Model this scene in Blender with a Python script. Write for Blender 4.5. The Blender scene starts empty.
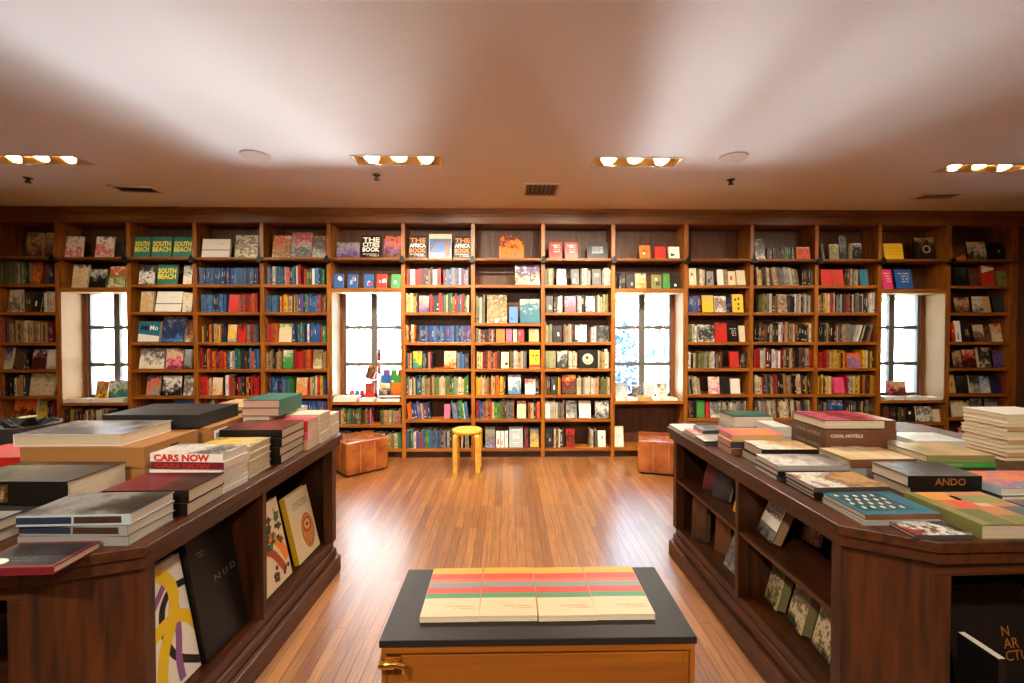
import bpy, bmesh, math, random
from mathutils import Vector, Matrix, Euler
C = bpy.context.scene.collection
PI = math.pi
rnd = random.Random(7)
R = math.radians

# ---------------------------------------------------------------- colours and materials
def lin(h):
    v = [int(h[i:i+2], 16)/255 for i in (0, 2, 4)]
    return tuple((c/12.92 if c <= .04045 else ((c+.055)/1.055)**2.4) for c in v) + (1,)
COL = {k: lin(v) for k, v in dict(k='17130f', w='e9e2d4', c='dcc9a0', r='c4261c', o='e0701c', y='e8b820', g='3f8a3a', t='2c6a7c',
       b='2a5c9c', n='1d2b52', p='d8607c', v='6a4c88', a='8d8a84', e='6b4228', l='7d7a45', s='86b4d6', m='6e1a24', d='3d3a38', h='c49a64', f='b83018',
       q='d83a70', u='4e7fb0', x='a9b7ba', z='2f6f62').items()}
MATS = {}
def new_mat(name):
    m = bpy.data.materials.new(name); m.use_nodes = True
    nt = m.node_tree; b = nt.nodes['Principled BSDF']
    return m, nt, b
def plain(name, col, rough=.5, metal=0, spec=.5, coat=0):
    if name in MATS: return MATS[name]
    m, nt, b = new_mat(name)
    b.inputs['Base Color'].default_value = col; b.inputs['Roughness'].default_value = rough
    b.inputs['Metallic'].default_value = metal; b.inputs['Specular IOR Level'].default_value = spec
    b.inputs['Coat Weight'].default_value = coat
    MATS[name] = m; return m
def node(nt, t, **kw):
    n = nt.nodes.new(t)
    for k, v in kw.items(): setattr(n, k, v)
    return n
def wood(name, dark, light, axis='x', rough=.35, scale=1., coat=.0):
    key = name+axis
    if key in MATS: return MATS[key]
    m, nt, b = new_mat(key); L = nt.links
    tc = node(nt, 'ShaderNodeTexCoord'); mp = node(nt, 'ShaderNodeMapping')
    s = {'x': (1.2, 16, 16), 'y': (16, 1.2, 16), 'z': (16, 16, 1.2)}[axis]
    mp.inputs['Scale'].default_value = [v*scale for v in s]
    L.new(tc.outputs['Object'], mp.inputs['Vector'])
    n1 = node(nt, 'ShaderNodeTexNoise'); n1.inputs['Scale'].default_value = 2.2; n1.inputs['Detail'].default_value = 5; n1.inputs['Distortion'].default_value = .8
    L.new(mp.outputs[0], n1.inputs['Vector'])
    cr = node(nt, 'ShaderNodeValToRGB'); cr.color_ramp.elements[0].position = .3; cr.color_ramp.elements[1].position = .72
    cr.color_ramp.elements[0].color = dark; cr.color_ramp.elements[1].color = light
    L.new(n1.outputs['Fac'], cr.inputs[0]); L.new(cr.outputs[0], b.inputs['Base Color'])
    mr = node(nt, 'ShaderNodeMapRange'); mr.inputs[3].default_value = rough+.1; mr.inputs[4].default_value = rough-.05
    L.new(n1.outputs['Fac'], mr.inputs[0]); L.new(mr.outputs[0], b.inputs['Roughness'])
    b.inputs['Coat Weight'].default_value = coat; b.inputs['Coat Roughness'].default_value = .15
    MATS[key] = m; return m
def art(letters, scale=13., gloss=.48):
    """printed cover: patches of the given inks, another arrangement on every book"""
    key = 'print_'+letters+str(scale)
    if key in MATS: return MATS[key]
    if len(letters) == 1: return plain('cover_'+letters, COL[letters], gloss, 0, .25 if letters in 'kdn' else .5)
    m, nt, b = new_mat(key); L = nt.links
    tc = node(nt, 'ShaderNodeTexCoord'); oi = node(nt, 'ShaderNodeObjectInfo')
    mu = node(nt, 'ShaderNodeMath', operation='MULTIPLY'); mu.inputs[1].default_value = 73.
    L.new(oi.outputs['Random'], mu.inputs[0])
    n = node(nt, 'ShaderNodeTexNoise', noise_dimensions='4D'); n.inputs['Scale'].default_value = scale*1.2; n.inputs['Detail'].default_value = 9
    n.inputs['Roughness'].default_value = .74; n.inputs['Distortion'].default_value = .15
    L.new(tc.outputs['Object'], n.inputs['Vector']); L.new(mu.outputs[0], n.inputs['W'])
    sp = node(nt, 'ShaderNodeSeparateXYZ'); L.new(tc.outputs['Generated'], sp.inputs[0])
    ad = node(nt, 'ShaderNodeMath', operation='MULTIPLY_ADD'); ad.inputs[1].default_value = .24; L.new(sp.outputs[1], ad.inputs[0])
    mn = node(nt, 'ShaderNodeMath', operation='MULTIPLY_ADD'); mn.inputs[1].default_value = 1.; mn.inputs[2].default_value = -.12; L.new(n.outputs['Fac'], mn.inputs[0]); L.new(mn.outputs[0], ad.inputs[2])
    cr = node(nt, 'ShaderNodeValToRGB'); el = cr.color_ramp.elements
    k = len(letters)
    pos = [.32+.36*i/(k-1) for i in range(k)]
    el[0].position = pos[0]; el[0].color = COL[letters[0]]
    el[1].position = pos[-1]; el[1].color = COL[letters[-1]]
    for i in range(1, k-1):
        e = el.new(pos[i]); e.color = COL[letters[i]]
    L.new(ad.outputs[0], cr.inputs[0]); L.new(cr.outputs[0], b.inputs['Base Color'])
    b.inputs['Roughness'].default_value = gloss
    MATS[key] = m; return m
def pages(name='pages', col='e6d8bf'):
    if name in MATS: return MATS[name]
    m, nt, b = new_mat(name); L = nt.links
    tc = node(nt, 'ShaderNodeTexCoord'); mp = node(nt, 'ShaderNodeMapping'); mp.inputs['Scale'].default_value = (3, 3, 420)
    n = node(nt, 'ShaderNodeTexNoise'); n.inputs['Scale'].default_value = 2.; n.inputs['Detail'].default_value = 2
    cr = node(nt, 'ShaderNodeValToRGB'); c = lin(col)
    cr.color_ramp.elements[0].position = .3; cr.color_ramp.elements[1].position = .7
    cr.color_ramp.elements[0].color = tuple(v*.72 for v in c[:3])+(1,); cr.color_ramp.elements[1].color = c
    L.new(tc.outputs['Object'], mp.inputs['Vector']); L.new(mp.outputs[0], n.inputs['Vector']); L.new(n.outputs['Fac'], cr.inputs[0])
    L.new(cr.outputs[0], b.inputs['Base Color']); b.inputs['Roughness'].default_value = .8
    MATS[name] = m; return m
def attr_mat():
    m, nt, b = new_mat('shelf_book_print')
    a = node(nt, 'ShaderNodeAttribute', attribute_name='Col'); nt.links.new(a.outputs['Color'], b.inputs['Base Color'])
    b.inputs['Roughness'].default_value = .45
    return m
def emit(name, col, s):
    m, nt, b = new_mat(name)
    b.inputs['Base Color'].default_value = col
    b.inputs['Emission Color'].default_value = col; b.inputs['Emission Strength'].default_value = s
    return m
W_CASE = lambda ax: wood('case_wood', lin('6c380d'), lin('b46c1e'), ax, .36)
W_BACK = lambda ax: wood('case_back_wood', lin('40220b'), lin('623815'), ax, .5)  # on the shelf backs, recess shade is put into the colour
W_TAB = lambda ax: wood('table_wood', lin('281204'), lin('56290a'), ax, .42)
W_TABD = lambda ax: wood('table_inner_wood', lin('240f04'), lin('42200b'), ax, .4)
W_PINE = lambda ax: wood('cabinet_wood', lin('703a0b'), lin('9a5917'), ax, .3, .5)
PAGE = pages('pages', 'd6c3a6'); PAGEW = pages('pages_white', 'ddd0bd')

# ---------------------------------------------------------------- mesh building
class MB:
    def __init__(s): s.v = []; s.f = []; s.m = []; s.mats = []; s.c = []
    def mi(s, mat):
        if mat not in s.mats: s.mats.append(mat)
        return s.mats.index(mat)
    def poly(s, pts, mat, col=None):
        b = len(s.v); s.v += [tuple(p) for p in pts]; s.f.append(tuple(range(b, b+len(pts)))); s.m.append(s.mi(mat)); s.c.append(col)
    def box(s, x0, x1, y0, y1, z0, z1, mat, M=None, col=None, mats=None, cols=None):
        """mats/cols: order -x +x -y +y -z +z"""
        p = [(x, y, z) for x in (x0, x1) for y in (y0, y1) for z in (z0, z1)]
        if M is not None: p = [M @ Vector(q) for q in p]
        b = len(s.v); s.v += [tuple(q) for q in p]
        for i, f in enumerate(((0, 1, 3, 2), (4, 6, 7, 5), (0, 4, 5, 1), (2, 3, 7, 6), (0, 2, 6, 4), (1, 5, 7, 3))):
            s.f.append(tuple(b+j for j in f)); s.m.append(s.mi(mats[i] if mats else mat)); s.c.append(cols[i] if cols else col)
    def prism(s, pts, z0, z1, mat, M=None):
        """pts counter-clockwise in xy"""
        n = len(pts); T = (lambda q: tuple(M @ Vector(q))) if M is not None else tuple
        b = len(s.v)
        s.v += [T((x, y, z0)) for x, y in pts]+[T((x, y, z1)) for x, y in pts]
        i = s.mi(mat)
        s.f.append(tuple(b+n-1-k for k in range(n))); s.f.append(tuple(b+n+k for k in range(n)))
        for k in range(n): s.f.append((b+k, b+(k+1) % n, b+n+(k+1) % n, b+n+k))
        s.m += [i]*(n+2); s.c += [None]*(n+2)
    def lathe(s, prof, mat, n=24, M=None, cap=True):
        T = (lambda q: tuple(M @ Vector(q))) if M is not None else tuple
        b = len(s.v); i = s.mi(mat); k = len(prof)
        for a in range(n):
            t = 2*PI*a/n
            s.v += [T((r*math.cos(t), r*math.sin(t), z)) for r, z in prof]
        for a in range(n):
            a2 = (a+1) % n
            for j in range(k-1): s.f.append((b+a*k+j, b+a2*k+j, b+a2*k+j+1, b+a*k+j+1)); s.m.append(i); s.c.append(None)
        if cap:
            s.f.append(tuple(b+a*k+k-1 for a in range(n))); s.f.append(tuple(b+(n-1-a)*k for a in range(n))); s.m += [i, i]; s.c += [None]*2
    def tube(s, pts, r, mat, n=8):
        b = len(s.v); i = s.mi(mat); m = len(pts); pts = [Vector(p) for p in pts]
        rr = r if isinstance(r, (list, tuple)) else [r]*m
        for j, p in enumerate(pts):
            d = (pts[min(j+1, m-1)]-pts[max(j-1, 0)]).normalized()
            u = d.cross(Vector((0, 0, 1)) if abs(d.z) < .9 else Vector((1, 0, 0))).normalized(); w = d.cross(u)
            for a in range(n):
                t = 2*PI*a/n; s.v.append(tuple(p+(u*math.cos(t)+w*math.sin(t))*rr[j]))
        for j in range(m-1):
            for a in range(n): s.f.append((b+j*n+a, b+j*n+(a+1) % n, b+(j+1)*n+(a+1) % n, b+(j+1)*n+a)); s.m.append(i); s.c.append(None)
        s.f.append(tuple(b+n-1-a for a in range(n))); s.f.append(tuple(b+(m-1)*n+a for a in range(n))); s.m += [i, i]; s.c += [None]*2
    def build(s, name, parent=None, smooth=False, bevel=0, loc=None, fix=False):
        me = bpy.data.meshes.new(name); me.from_pydata(s.v, [], s.f)
        for m in s.mats: me.materials.append(m)
        me.polygons.foreach_set('material_index', s.m)
        if any(c is not None for c in s.c):
            ca = me.color_attributes.new('Col', 'FLOAT_COLOR', 'CORNER'); buf = []
            for f, c in zip(s.f, s.c): buf += list(c or (1, 1, 1, 1))*len(f)
            ca.data.foreach_set('color', buf)
        if smooth: me.polygons.foreach_set('use_smooth', [True]*len(s.f))
        me.update()
        if fix:
            bm = bmesh.new(); bm.from_mesh(me); bmesh.ops.remove_doubles(bm, verts=bm.verts, dist=1e-5); bmesh.ops.recalc_face_normals(bm, faces=bm.faces); bm.to_mesh(me); bm.free()
        o = bpy.data.objects.new(name, me); C.objects.link(o)
        if parent is not None: o.parent = parent
        if loc is not None: o.location = loc
        if bevel:
            b = o.modifiers.new('bevel', 'BEVEL'); b.width = bevel; b.segments = 2; b.limit_method = 'ANGLE'; b.harden_normals = False
        if smooth:
            try: me.set_sharp_from_angle(angle=R(40))
            except Exception: pass
        return o
LABELS = {}
def tag(o, label=None, cat=None, group=None, kind=None):
    if label:
        o['label'] = label
        LABELS.setdefault(label.lower(), []).append(o.name)
    if cat: o['category'] = cat
    if group: o['group'] = group
    if kind: o['kind'] = kind
    return o
def thing(name, label, cat, loc=(0, 0, 0), rz=0, group=None):
    o = bpy.data.objects.new(name, None); C.objects.link(o); o.empty_display_size = .05
    o.location = loc; o.rotation_euler = (0, 0, rz)
    return tag(o, label, cat, group)
FONTS = {}
def lettering(lines, w, h, mat, parent, M, name='lettering', bold=.0, fit=True, align='CENTER'):
    """letters fitted in a w x h field round the origin of M (text plane xy, facing +z)"""
    ls = lines.split('|'); n = len(ls)
    mb_v, mb_f = [], []
    lh = h/n
    for i, t in enumerate(ls):
        if not t: continue
        cu = bpy.data.curves.new('t', 'FONT'); cu.body = t; cu.size = 1.; cu.align_x = 'LEFT'; cu.offset = bold; cu.resolution_u = 2
        ob = bpy.data.objects.new('t', cu); C.objects.link(ob)
        me = bpy.data.meshes.new_from_object(ob.evaluated_get(bpy.context.evaluated_depsgraph_get()))
        xs = [v.co.x for v in me.vertices]; ys = [v.co.y for v in me.vertices]
        if xs:
            sx = (max(xs)-min(xs)) or 1; sy = .72
            ky = lh*.86/sy; kx = w/sx if fit else min(ky, w/sx)
            if not fit: ky = kx
            x0 = -w/2 if (fit or align == 'LEFT') else (-sx*kx/2 if align == 'CENTER' else w/2-sx*kx)
            yb = h/2-lh*(i+1)+lh*.07
            b = len(mb_v)
            mb_v += [((v.co.x-min(xs))*kx+x0, v.co.y*ky+yb, 0) for v in me.vertices]
            mb_f += [tuple(b+j for j in p.vertices) for p in me.polygons]
        bpy.data.objects.remove(ob); bpy.data.curves.remove(cu); bpy.data.meshes.remove(me)
    me = bpy.data.meshes.new(name); me.from_pydata(mb_v, [], mb_f); me.materials.append(mat)
    o = bpy.data.objects.new(name, me); C.objects.link(o); o.parent = parent; o.matrix_local = M
    return o

# ---------------------------------------------------------------- the camera (level lens with a little shift)
F, CX, CY, CZ = 455., 516.7, 335.2, 1.52
YAW, PITCH = R(1.1), R(.9)
cam = bpy.data.cameras.new('camera'); camo = bpy.data.objects.new('camera', cam); C.objects.link(camo)
cam.sensor_width = 36; cam.lens = F/1024*36; cam.clip_start = .05; cam.clip_end = 200
cam.shift_x = (512-CX)/1024; cam.shift_y = (CY-341.5)/1024
camo.location = (0, 0, CZ); camo.rotation_euler = (PI/2-PITCH, 0, -YAW)
bpy.context.scene.camera = camo
def ray(px, py):
    x = (px-CX)/F; y = -(py-CY)/F
    f = math.cos(PITCH)+y*math.sin(PITCH); u = y*math.cos(PITCH)-math.sin(PITCH)
    return x*math.cos(YAW)+f*math.sin(YAW), -x*math.sin(YAW)+f*math.cos(YAW), u
def ax(px, Y=5.345):
    X, y, u = ray(px, 330); return X*Y/y

# ---------------------------------------------------------------- books
def book_geo(mb, w, h, t, art_m, side_m, page_m, hard=True, bands=None, what='all'):
    """a closed book lying on its back: spine at -x, front cover up; x, y centred, base at z = 0"""
    c = min(.0026 if hard else .0008, t*.2); i = .0035 if hard else .0006
    x0, x1, y0, y1 = -w/2, w/2, -h/2, h/2
    if what in ('all', 'cover'):
        mb.box(x0, x1, y0, y1, 0, c, side_m)
        mb.box(x0, x1, y0, y1, t-c, t, side_m, mats=[side_m, side_m, side_m, side_m, side_m, art_m])
        mb.box(x0, x0+c, y0, y1, c, t-c, side_m)
        if bands:                                                     # printed bands across the front: (from, to, material), 0 = foot, 1 = head
            for a, b, m in bands: mb.poly([(x0+.001, y0+(y1-y0)*a, t+.0004), (x1-.001, y0+(y1-y0)*a, t+.0004), (x1-.001, y0+(y1-y0)*b, t+.0004), (x0+.001, y0+(y1-y0)*b, t+.0004)], m)
    if what in ('all', 'pages'):
        mb.box(x0+c, x1-i, y0+i, y1-i, c, t-c, page_m)
SIDE = {'l': 0, 'f': PI/2, 'r': PI, 'b': -PI/2}
def flat_book(label, cx, cy, z, W, D, t, art_l, side_l, spine='l', jit=0., group=None, page=None, hard=True, bands=None, scale=13., name='book', cat='book', gloss=.3):
    w, h = (W, D) if spine in 'lr' else (D, W)
    r = thing(name, label, cat, (cx, cy, z), SIDE[spine]+jit, group)
    am = art_l if not isinstance(art_l, str) else art(art_l, scale, gloss); sm = art(side_l, 30., .35)
    mb = MB(); book_geo(mb, w, h, t, am, sm, page or PAGE, hard, bands, 'cover'); mb.build('cover', r)
    mb = MB(); book_geo(mb, w, h, t, am, sm, page or PAGE, hard, None, 'pages'); mb.build('page_block', r)
    r['dims'] = (w, h, t)
    return r
def spine_text(r, txt, mat, frac=(.1, .9), hf=.6, face='spine', fit=True, bold=0.):
    w, h, t = r['dims']
    if face == 'spine':    # local -x face
        L = h*(frac[1]-frac[0]); c = -h/2+h*(1-(frac[0]+frac[1])/2)
        M = Matrix(((0, 0, -1, -w/2-.0006), (-1, 0, 0, c), (0, 1, 0, t/2), (0, 0, 0, 1)))
    elif face == 'foot':   # local +y face, reading along +x reversed
        L = w*(frac[1]-frac[0])
        M = Matrix(((-1, 0, 0, 0), (0, 0, 1, h/2+.0006), (0, 1, 0, t/2), (0, 0, 0, 1)))
    else:                  # local -y face
        L = w*(frac[1]-frac[0])
        M = Matrix(((1, 0, 0, 0), (0, 0, -1, -h/2-.0006), (0, 1, 0, t/2), (0, 0, 0, 1)))
    return lettering(txt, L, t*hf, mat, r, M, 'spine_lettering', bold, fit)
def cover_text(r, txt, mat, cx, cy, w, h, rot=0., fit=True, bold=0., name='cover_lettering', align='CENTER'):
    t = r['dims'][2]
    M = Matrix.Translation((cx, cy, t+.0009)) @ Matrix.Rotation(rot, 4, 'Z')
    return lettering(txt, w, h, mat, r, M, name, bold, fit, align)
ORD = ['top', 'second', 'third', 'fourth', 'fifth', 'sixth', 'seventh', 'eighth', 'ninth', 'tenth', 'eleventh']
def stack(what, xr, yf, W, D, ths, arts, sides, spine='l', z=.86, right=True, rot=0., jit=.03, group=None, page=None, hard=True, scale=13., labels=None, slip=.006):
    """books lying on one another; ths etc. from the bottom up. (xr, yf): front right corner (front left if right is False)"""
    out = []; n = len(ths)
    for k in range(n):
        cx, cy = (xr-W/2 if right else xr+W/2), yf+D/2
        j = rot+(rnd.uniform(-jit, jit) if k else 0)
        q = n-1-k
        pos = 'bottom book in the ' if k == 0 else ('top book of the ' if q == 0 else ORD[q]+' book down in the ')
        if n == 2: pos = ('lower book of the ', 'upper book of the ')[k]
        lab = labels[k] if labels else (pos+what if n > 1 else what)
        b = flat_book(lab, cx+rnd.uniform(-slip, slip), cy+rnd.uniform(-slip, slip), z+.0006*k, W, D, ths[k], arts[k] if isinstance(arts, list) else arts, sides[k] if isinstance(sides, list) else sides, spine, j,
                      group if n > 1 or group else None, page, hard, None, scale)
        z += ths[k]; out.append(b)
    return out

def dashes(r, mat, xr, cy, w, h, lines=2, seed=3, rot=0., name='cover_lettering', z=None):
    """rows of print too small to read: letter-sized strokes, flush right at xr"""
    q = random.Random(seed); m = MB(); t = z if z is not None else r['dims'][2]+.0008; lh = h/lines
    for i in range(lines):
        L = w*(1 if i == 0 else .72); x = xr-L; y = cy+h/2-lh*(i+.8)
        while x < xr-.002:
            b = lh*.3*q.uniform(.6, 1.2)
            if q.random() > .14: m.poly([(x, y, t), (x+b*.35, y, t), (x+b*.35, y+lh*.55, t), (x, y+lh*.55, t)], mat); m.poly([(x, y+lh*.45*q.random(), t)]+[(x+b*.9, y+lh*.2, t), (x+b*.9, y+lh*.32, t), (x, y+lh*.52, t)], mat)
            x += b*1.15
    o = m.build(name, r)
    if rot: o.rotation_euler = (0, 0, rot)
    return o
# ---------------------------------------------------------------- the room
ZC = 2.885
XL, XR, YB, YF = -6.0, 6.07, 5.60, -3.2
def struct(mb, name, parent=None, **k):
    o = mb.build(name, parent, **k)
    if parent is None: o['kind'] = 'structure'
    return o
def floor_mat():
    m, nt, b = new_mat('oak_strip_floor'); L = nt.links
    tc = node(nt, 'ShaderNodeTexCoord'); mp = node(nt, 'ShaderNodeMapping'); mp.inputs['Rotation'].default_value = (0, 0, PI/2)
    L.new(tc.outputs['Object'], mp.inputs['Vector'])
    br = node(nt, 'ShaderNodeTexBrick'); br.offset = .37; br.squash = 1
    br.inputs['Scale'].default_value = 1; br.inputs['Brick Width'].default_value = 1.15; br.inputs['Row Height'].default_value = .058
    br.inputs['Mortar Size'].default_value = .002; br.inputs['Mortar Smooth'].default_value = .2; br.inputs['Bias'].default_value = 0
    br.inputs['Color1'].default_value = lin('8a5428'); br.inputs['Color2'].default_value = lin('b47a42'); br.inputs['Mortar'].default_value = lin('1c0d04')
    L.new(mp.outputs[0], br.inputs['Vector'])
    m2 = node(nt, 'ShaderNodeMapping'); m2.inputs['Scale'].default_value = (55, 2.2, 1); L.new(tc.outputs['Object'], m2.inputs['Vector'])
    n = node(nt, 'ShaderNodeTexNoise'); n.inputs['Scale'].default_value = 1.6; n.inputs['Detail'].default_value = 5; n.inputs['Distortion'].default_value = 1.2
    L.new(m2.outputs[0], n.inputs['Vector'])
    mx = node(nt, 'ShaderNodeMixRGB', blend_type='MULTIPLY'); mx.inputs[0].default_value = .75
    cr = node(nt, 'ShaderNodeValToRGB'); cr.color_ramp.elements[0].position = .3; cr.color_ramp.elements[0].color = lin('8a6a50'); cr.color_ramp.elements[1].position = .62; cr.color_ramp.elements[1].color = (1, 1, 1, 1)
    L.new(n.outputs['Fac'], cr.inputs[0]); L.new(br.outputs['Color'], mx.inputs[1]); L.new(cr.outputs[0], mx.inputs[2]); L.new(mx.outputs[0], b.inputs['Base Color'])
    mr = node(nt, 'ShaderNodeMapRange'); mr.inputs[3].default_value = .28; mr.inputs[4].default_value = .42; L.new(n.outputs['Fac'], mr.inputs[0]); L.new(mr.outputs[0], b.inputs['Roughness'])
    bp = node(nt, 'ShaderNodeBump'); bp.inputs['Strength'].default_value = .25; bp.inputs['Distance'].default_value = .002
    L.new(br.outputs['Fac'], bp.inputs['Height']); bp.invert = True; L.new(bp.outputs[0], b.inputs['Normal'])
    b.inputs['Coat Weight'].default_value = 1; b.inputs['Coat Roughness'].default_value = .32; b.inputs['Coat IOR'].default_value = 1.7
    return m
mb = MB(); mb.box(XL-.3, XR+.3, YF-.3, YB+.3, -.12, 0, floor_mat()); struct(mb, 'floor')
ceil_m = plain('ceiling_paint', lin('eef0f2'), .6)
LIGHTS = [(-3.81, 3.79), (-.89, 3.74), (1.05, 3.74), (4.05, 3.83)]
BACK_FILL = [(-3.6, -.6), (-.9, -.6), (1.05, -.6), (3.9, -.6)]  # unseen row behind the camera, added as fill
LW, LD = .36, .105
mb = MB()
def ceiling_row(y0, y1, row):
    x = XL-.3
    for lx, ly in row:
        mb.box(x, lx-LW, y0, y1, ZC, ZC+.16, ceil_m)
        mb.box(lx-LW, lx+LW, y0, ly-LD, ZC, ZC+.16, ceil_m); mb.box(lx-LW, lx+LW, ly+LD, y1, ZC, ZC+.16, ceil_m)
        x = lx+LW
    mb.box(x, XR+.3, y0, y1, ZC, ZC+.16, ceil_m)
mb.box(XL-.3, XR+.3, YF-.3, -1.2, ZC, ZC+.16, ceil_m); ceiling_row(-1.2, 0, BACK_FILL); mb.box(XL-.3, XR+.3, 0, 3.3, ZC, ZC+.16, ceil_m)
ceiling_row(3.3, 4.3, LIGHTS); mb.box(XL-.3, XR+.3, 4.3, YB+.3, ZC, ZC+.16, ceil_m)
mb.box(XL-.3, XR+.3, YF-.3, YB+.3, ZC+.17, ZC+.3, plain('roof_slab', lin('777777'), .9))
struct(mb, 'ceiling')
wall_m = plain('wall_paint', lin('b9a184'), .7)
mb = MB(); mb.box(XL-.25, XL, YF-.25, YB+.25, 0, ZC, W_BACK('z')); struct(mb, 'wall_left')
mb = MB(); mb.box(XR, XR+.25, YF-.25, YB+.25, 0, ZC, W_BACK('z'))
for k in range(8): mb.box(XR-.012, XR, YF+.1+k*1.1, YF+.18+k*1.1, .12, 2.7, W_CASE('z'))
struct(mb, 'wall_right')
# bookcase uprights; the wall behind them is pierced by four windows
PX = [-5.82, -5.142, -4.337, -3.591, -2.831, -2.068, -1.211, -.406, .409, 1.228, 2.089, 2.863, 3.634, 4.389, 5.22, 5.996]
WINB = (1, 5, 9, 13)
PW = .0225
ZH, ZS = 1.95, .665         # window head and sill
mb = MB(); x = XL
for b in WINB:
    a, c = PX[b]+PW+.012, PX[b+1]-PW-.012
    mb.box(x, a, YB, YB+.25, 0, ZC, wall_m); mb.box(a, c, YB, YB+.25, 0, ZS-.03, wall_m); mb.box(a, c, YB, YB+.25, ZH, ZC, wall_m); x = c
mb.box(x, XR, YB, YB+.25, 0, ZC, wall_m); struct(mb, 'wall_back')
# wall behind the camera
mb = MB(); REARW = []; x = XL
for a, c in REARW:
    mb.box(x, a, YF-.25, YF, 0, ZC, wall_m); mb.box(a, c, YF-.25, YF, 0, .5, wall_m); mb.box(a, c, YF-.25, YF, 2.45, ZC, wall_m); x = c
mb.box(x, XR, YF-.25, YF, 0, ZC, wall_m); struct(mb, 'wall_front')
def glass_mat():
    m = bpy.data.materials.new('window_glass'); m.use_nodes = True; nt = m.node_tree; nt.nodes.clear()
    o = node(nt, 'ShaderNodeOutputMaterial'); mx = node(nt, 'ShaderNodeMixShader'); t = node(nt, 'ShaderNodeBsdfTransparent'); g = node(nt, 'ShaderNodeBsdfGlossy'); g.inputs['Roughness'].default_value = .02
    fr = node(nt, 'ShaderNodeFresnel'); fr.inputs[0].default_value = 1.2
    nt.links.new(fr.outputs[0], mx.inputs[0]); nt.links.new(t.outputs[0], mx.inputs[1]); nt.links.new(g.outputs[0], mx.inputs[2]); nt.links.new(mx.outputs[0], o.inputs[0])
    return m
GLASS = glass_mat()
frame_m = plain('window_frame_paint', lin('5e5b55'), .5)
rim_m = wood('window_rim_wood', lin('6a3a1c'), lin('8a5430'), 'z', .4)
def window(n, a, c, z0, z1, y0, y1, cols, zbars):
    mb = MB(); fw = .035
    mb.box(a, a+fw, y0-.02, y1, z0, z1, rim_m); mb.box(c-fw, c, y0-.02, y1, z0, z1, rim_m); mb.box(a, c, y0-.02, y1, z1-.02, z1, rim_m); mb.box(a, c, y0, y1, z0, z0+.045, frame_m)
    for k in range(1, cols):
        x = a+(c-a)*k/cols; mb.box(x-.036, x+.036, y0, y1, z0, z1, frame_m)
    mb.box(a+fw, a+fw+.02, y0, y1, z0, z1, frame_m); mb.box(c-fw-.02, c-fw, y0, y1, z0, z1, frame_m)
    for z in zbars: mb.box(a, c, y0+.005, y1-.005, z-.021, z+.021, frame_m)
    w = struct(mb, 'window_%d' % n)
    g = MB(); ym = (y0+y1)/2; g.box(a+.01, c-.01, ym-.002, ym+.002, z0+.01, z1-.01, GLASS); g.build('glass', w)
for i, b in enumerate(WINB):
    window(i+1, PX[b]+PW+.012, PX[b+1]-PW-.012, ZS, ZH, 5.605, 5.655, 2, (1.527, 1.075))
for i, (a, c) in enumerate(REARW): window(i+5, a, c, .5, 2.45, YF-.16, YF-.1, 4, (1.15, 1.8))

# ---------------------------------------------------------------- bookcases, one per bay
SZ = [2.318, 2.006, 1.687, 1.338, 1.028, .72, .437, .095]
ST = .017
Y0, Y1 = 5.30, 5.575
lining_m = plain('reveal_paint', lin('8a6426'), .6)
BAYS = ['end bay left of the leftmost window', 'bay of the leftmost window', 'first bay right of the leftmost window', 'second bay right of the leftmost window',
        'first bay left of the second window', 'bay of the second window', 'first bay right of the second window', 'bay midway between the two middle windows',
        'first bay left of the third window', 'bay of the third window', 'first bay right of the third window', 'second bay right of the third window',
        'first bay left of the rightmost window', 'bay of the rightmost window', 'end bay right of the rightmost window']
BL = ['tall brown wooden bookcase with mixed books, left of the leftmost window', 'brown bookcase built round the leftmost window in the book wall',
      'bookcase with green and yellow covers on top, right of the leftmost window', 'bookcase of travel spines, second right of the leftmost window',
      'bookcase of bright spines, directly left of the second window from left', 'brown bookcase built round the window with tiered guidebooks',
      'bookcase directly right of the window with tiered guidebooks, stool before it', 'middle bookcase with one sunset picture book on its top shelf',
      'bookcase with two red books on top, left of the third window', 'brown bookcase built round the third window from the left',
      'bookcase with an empty top shelf, right of the third window', 'bookcase of leaning spines, second right of the third window',
      'bookcase with red covers on its second shelf, left of the rightmost window', 'brown bookcase built round the rightmost window',
      'dark bookcase of face-out books between rightmost window and right wall']
BLEV = []
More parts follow.
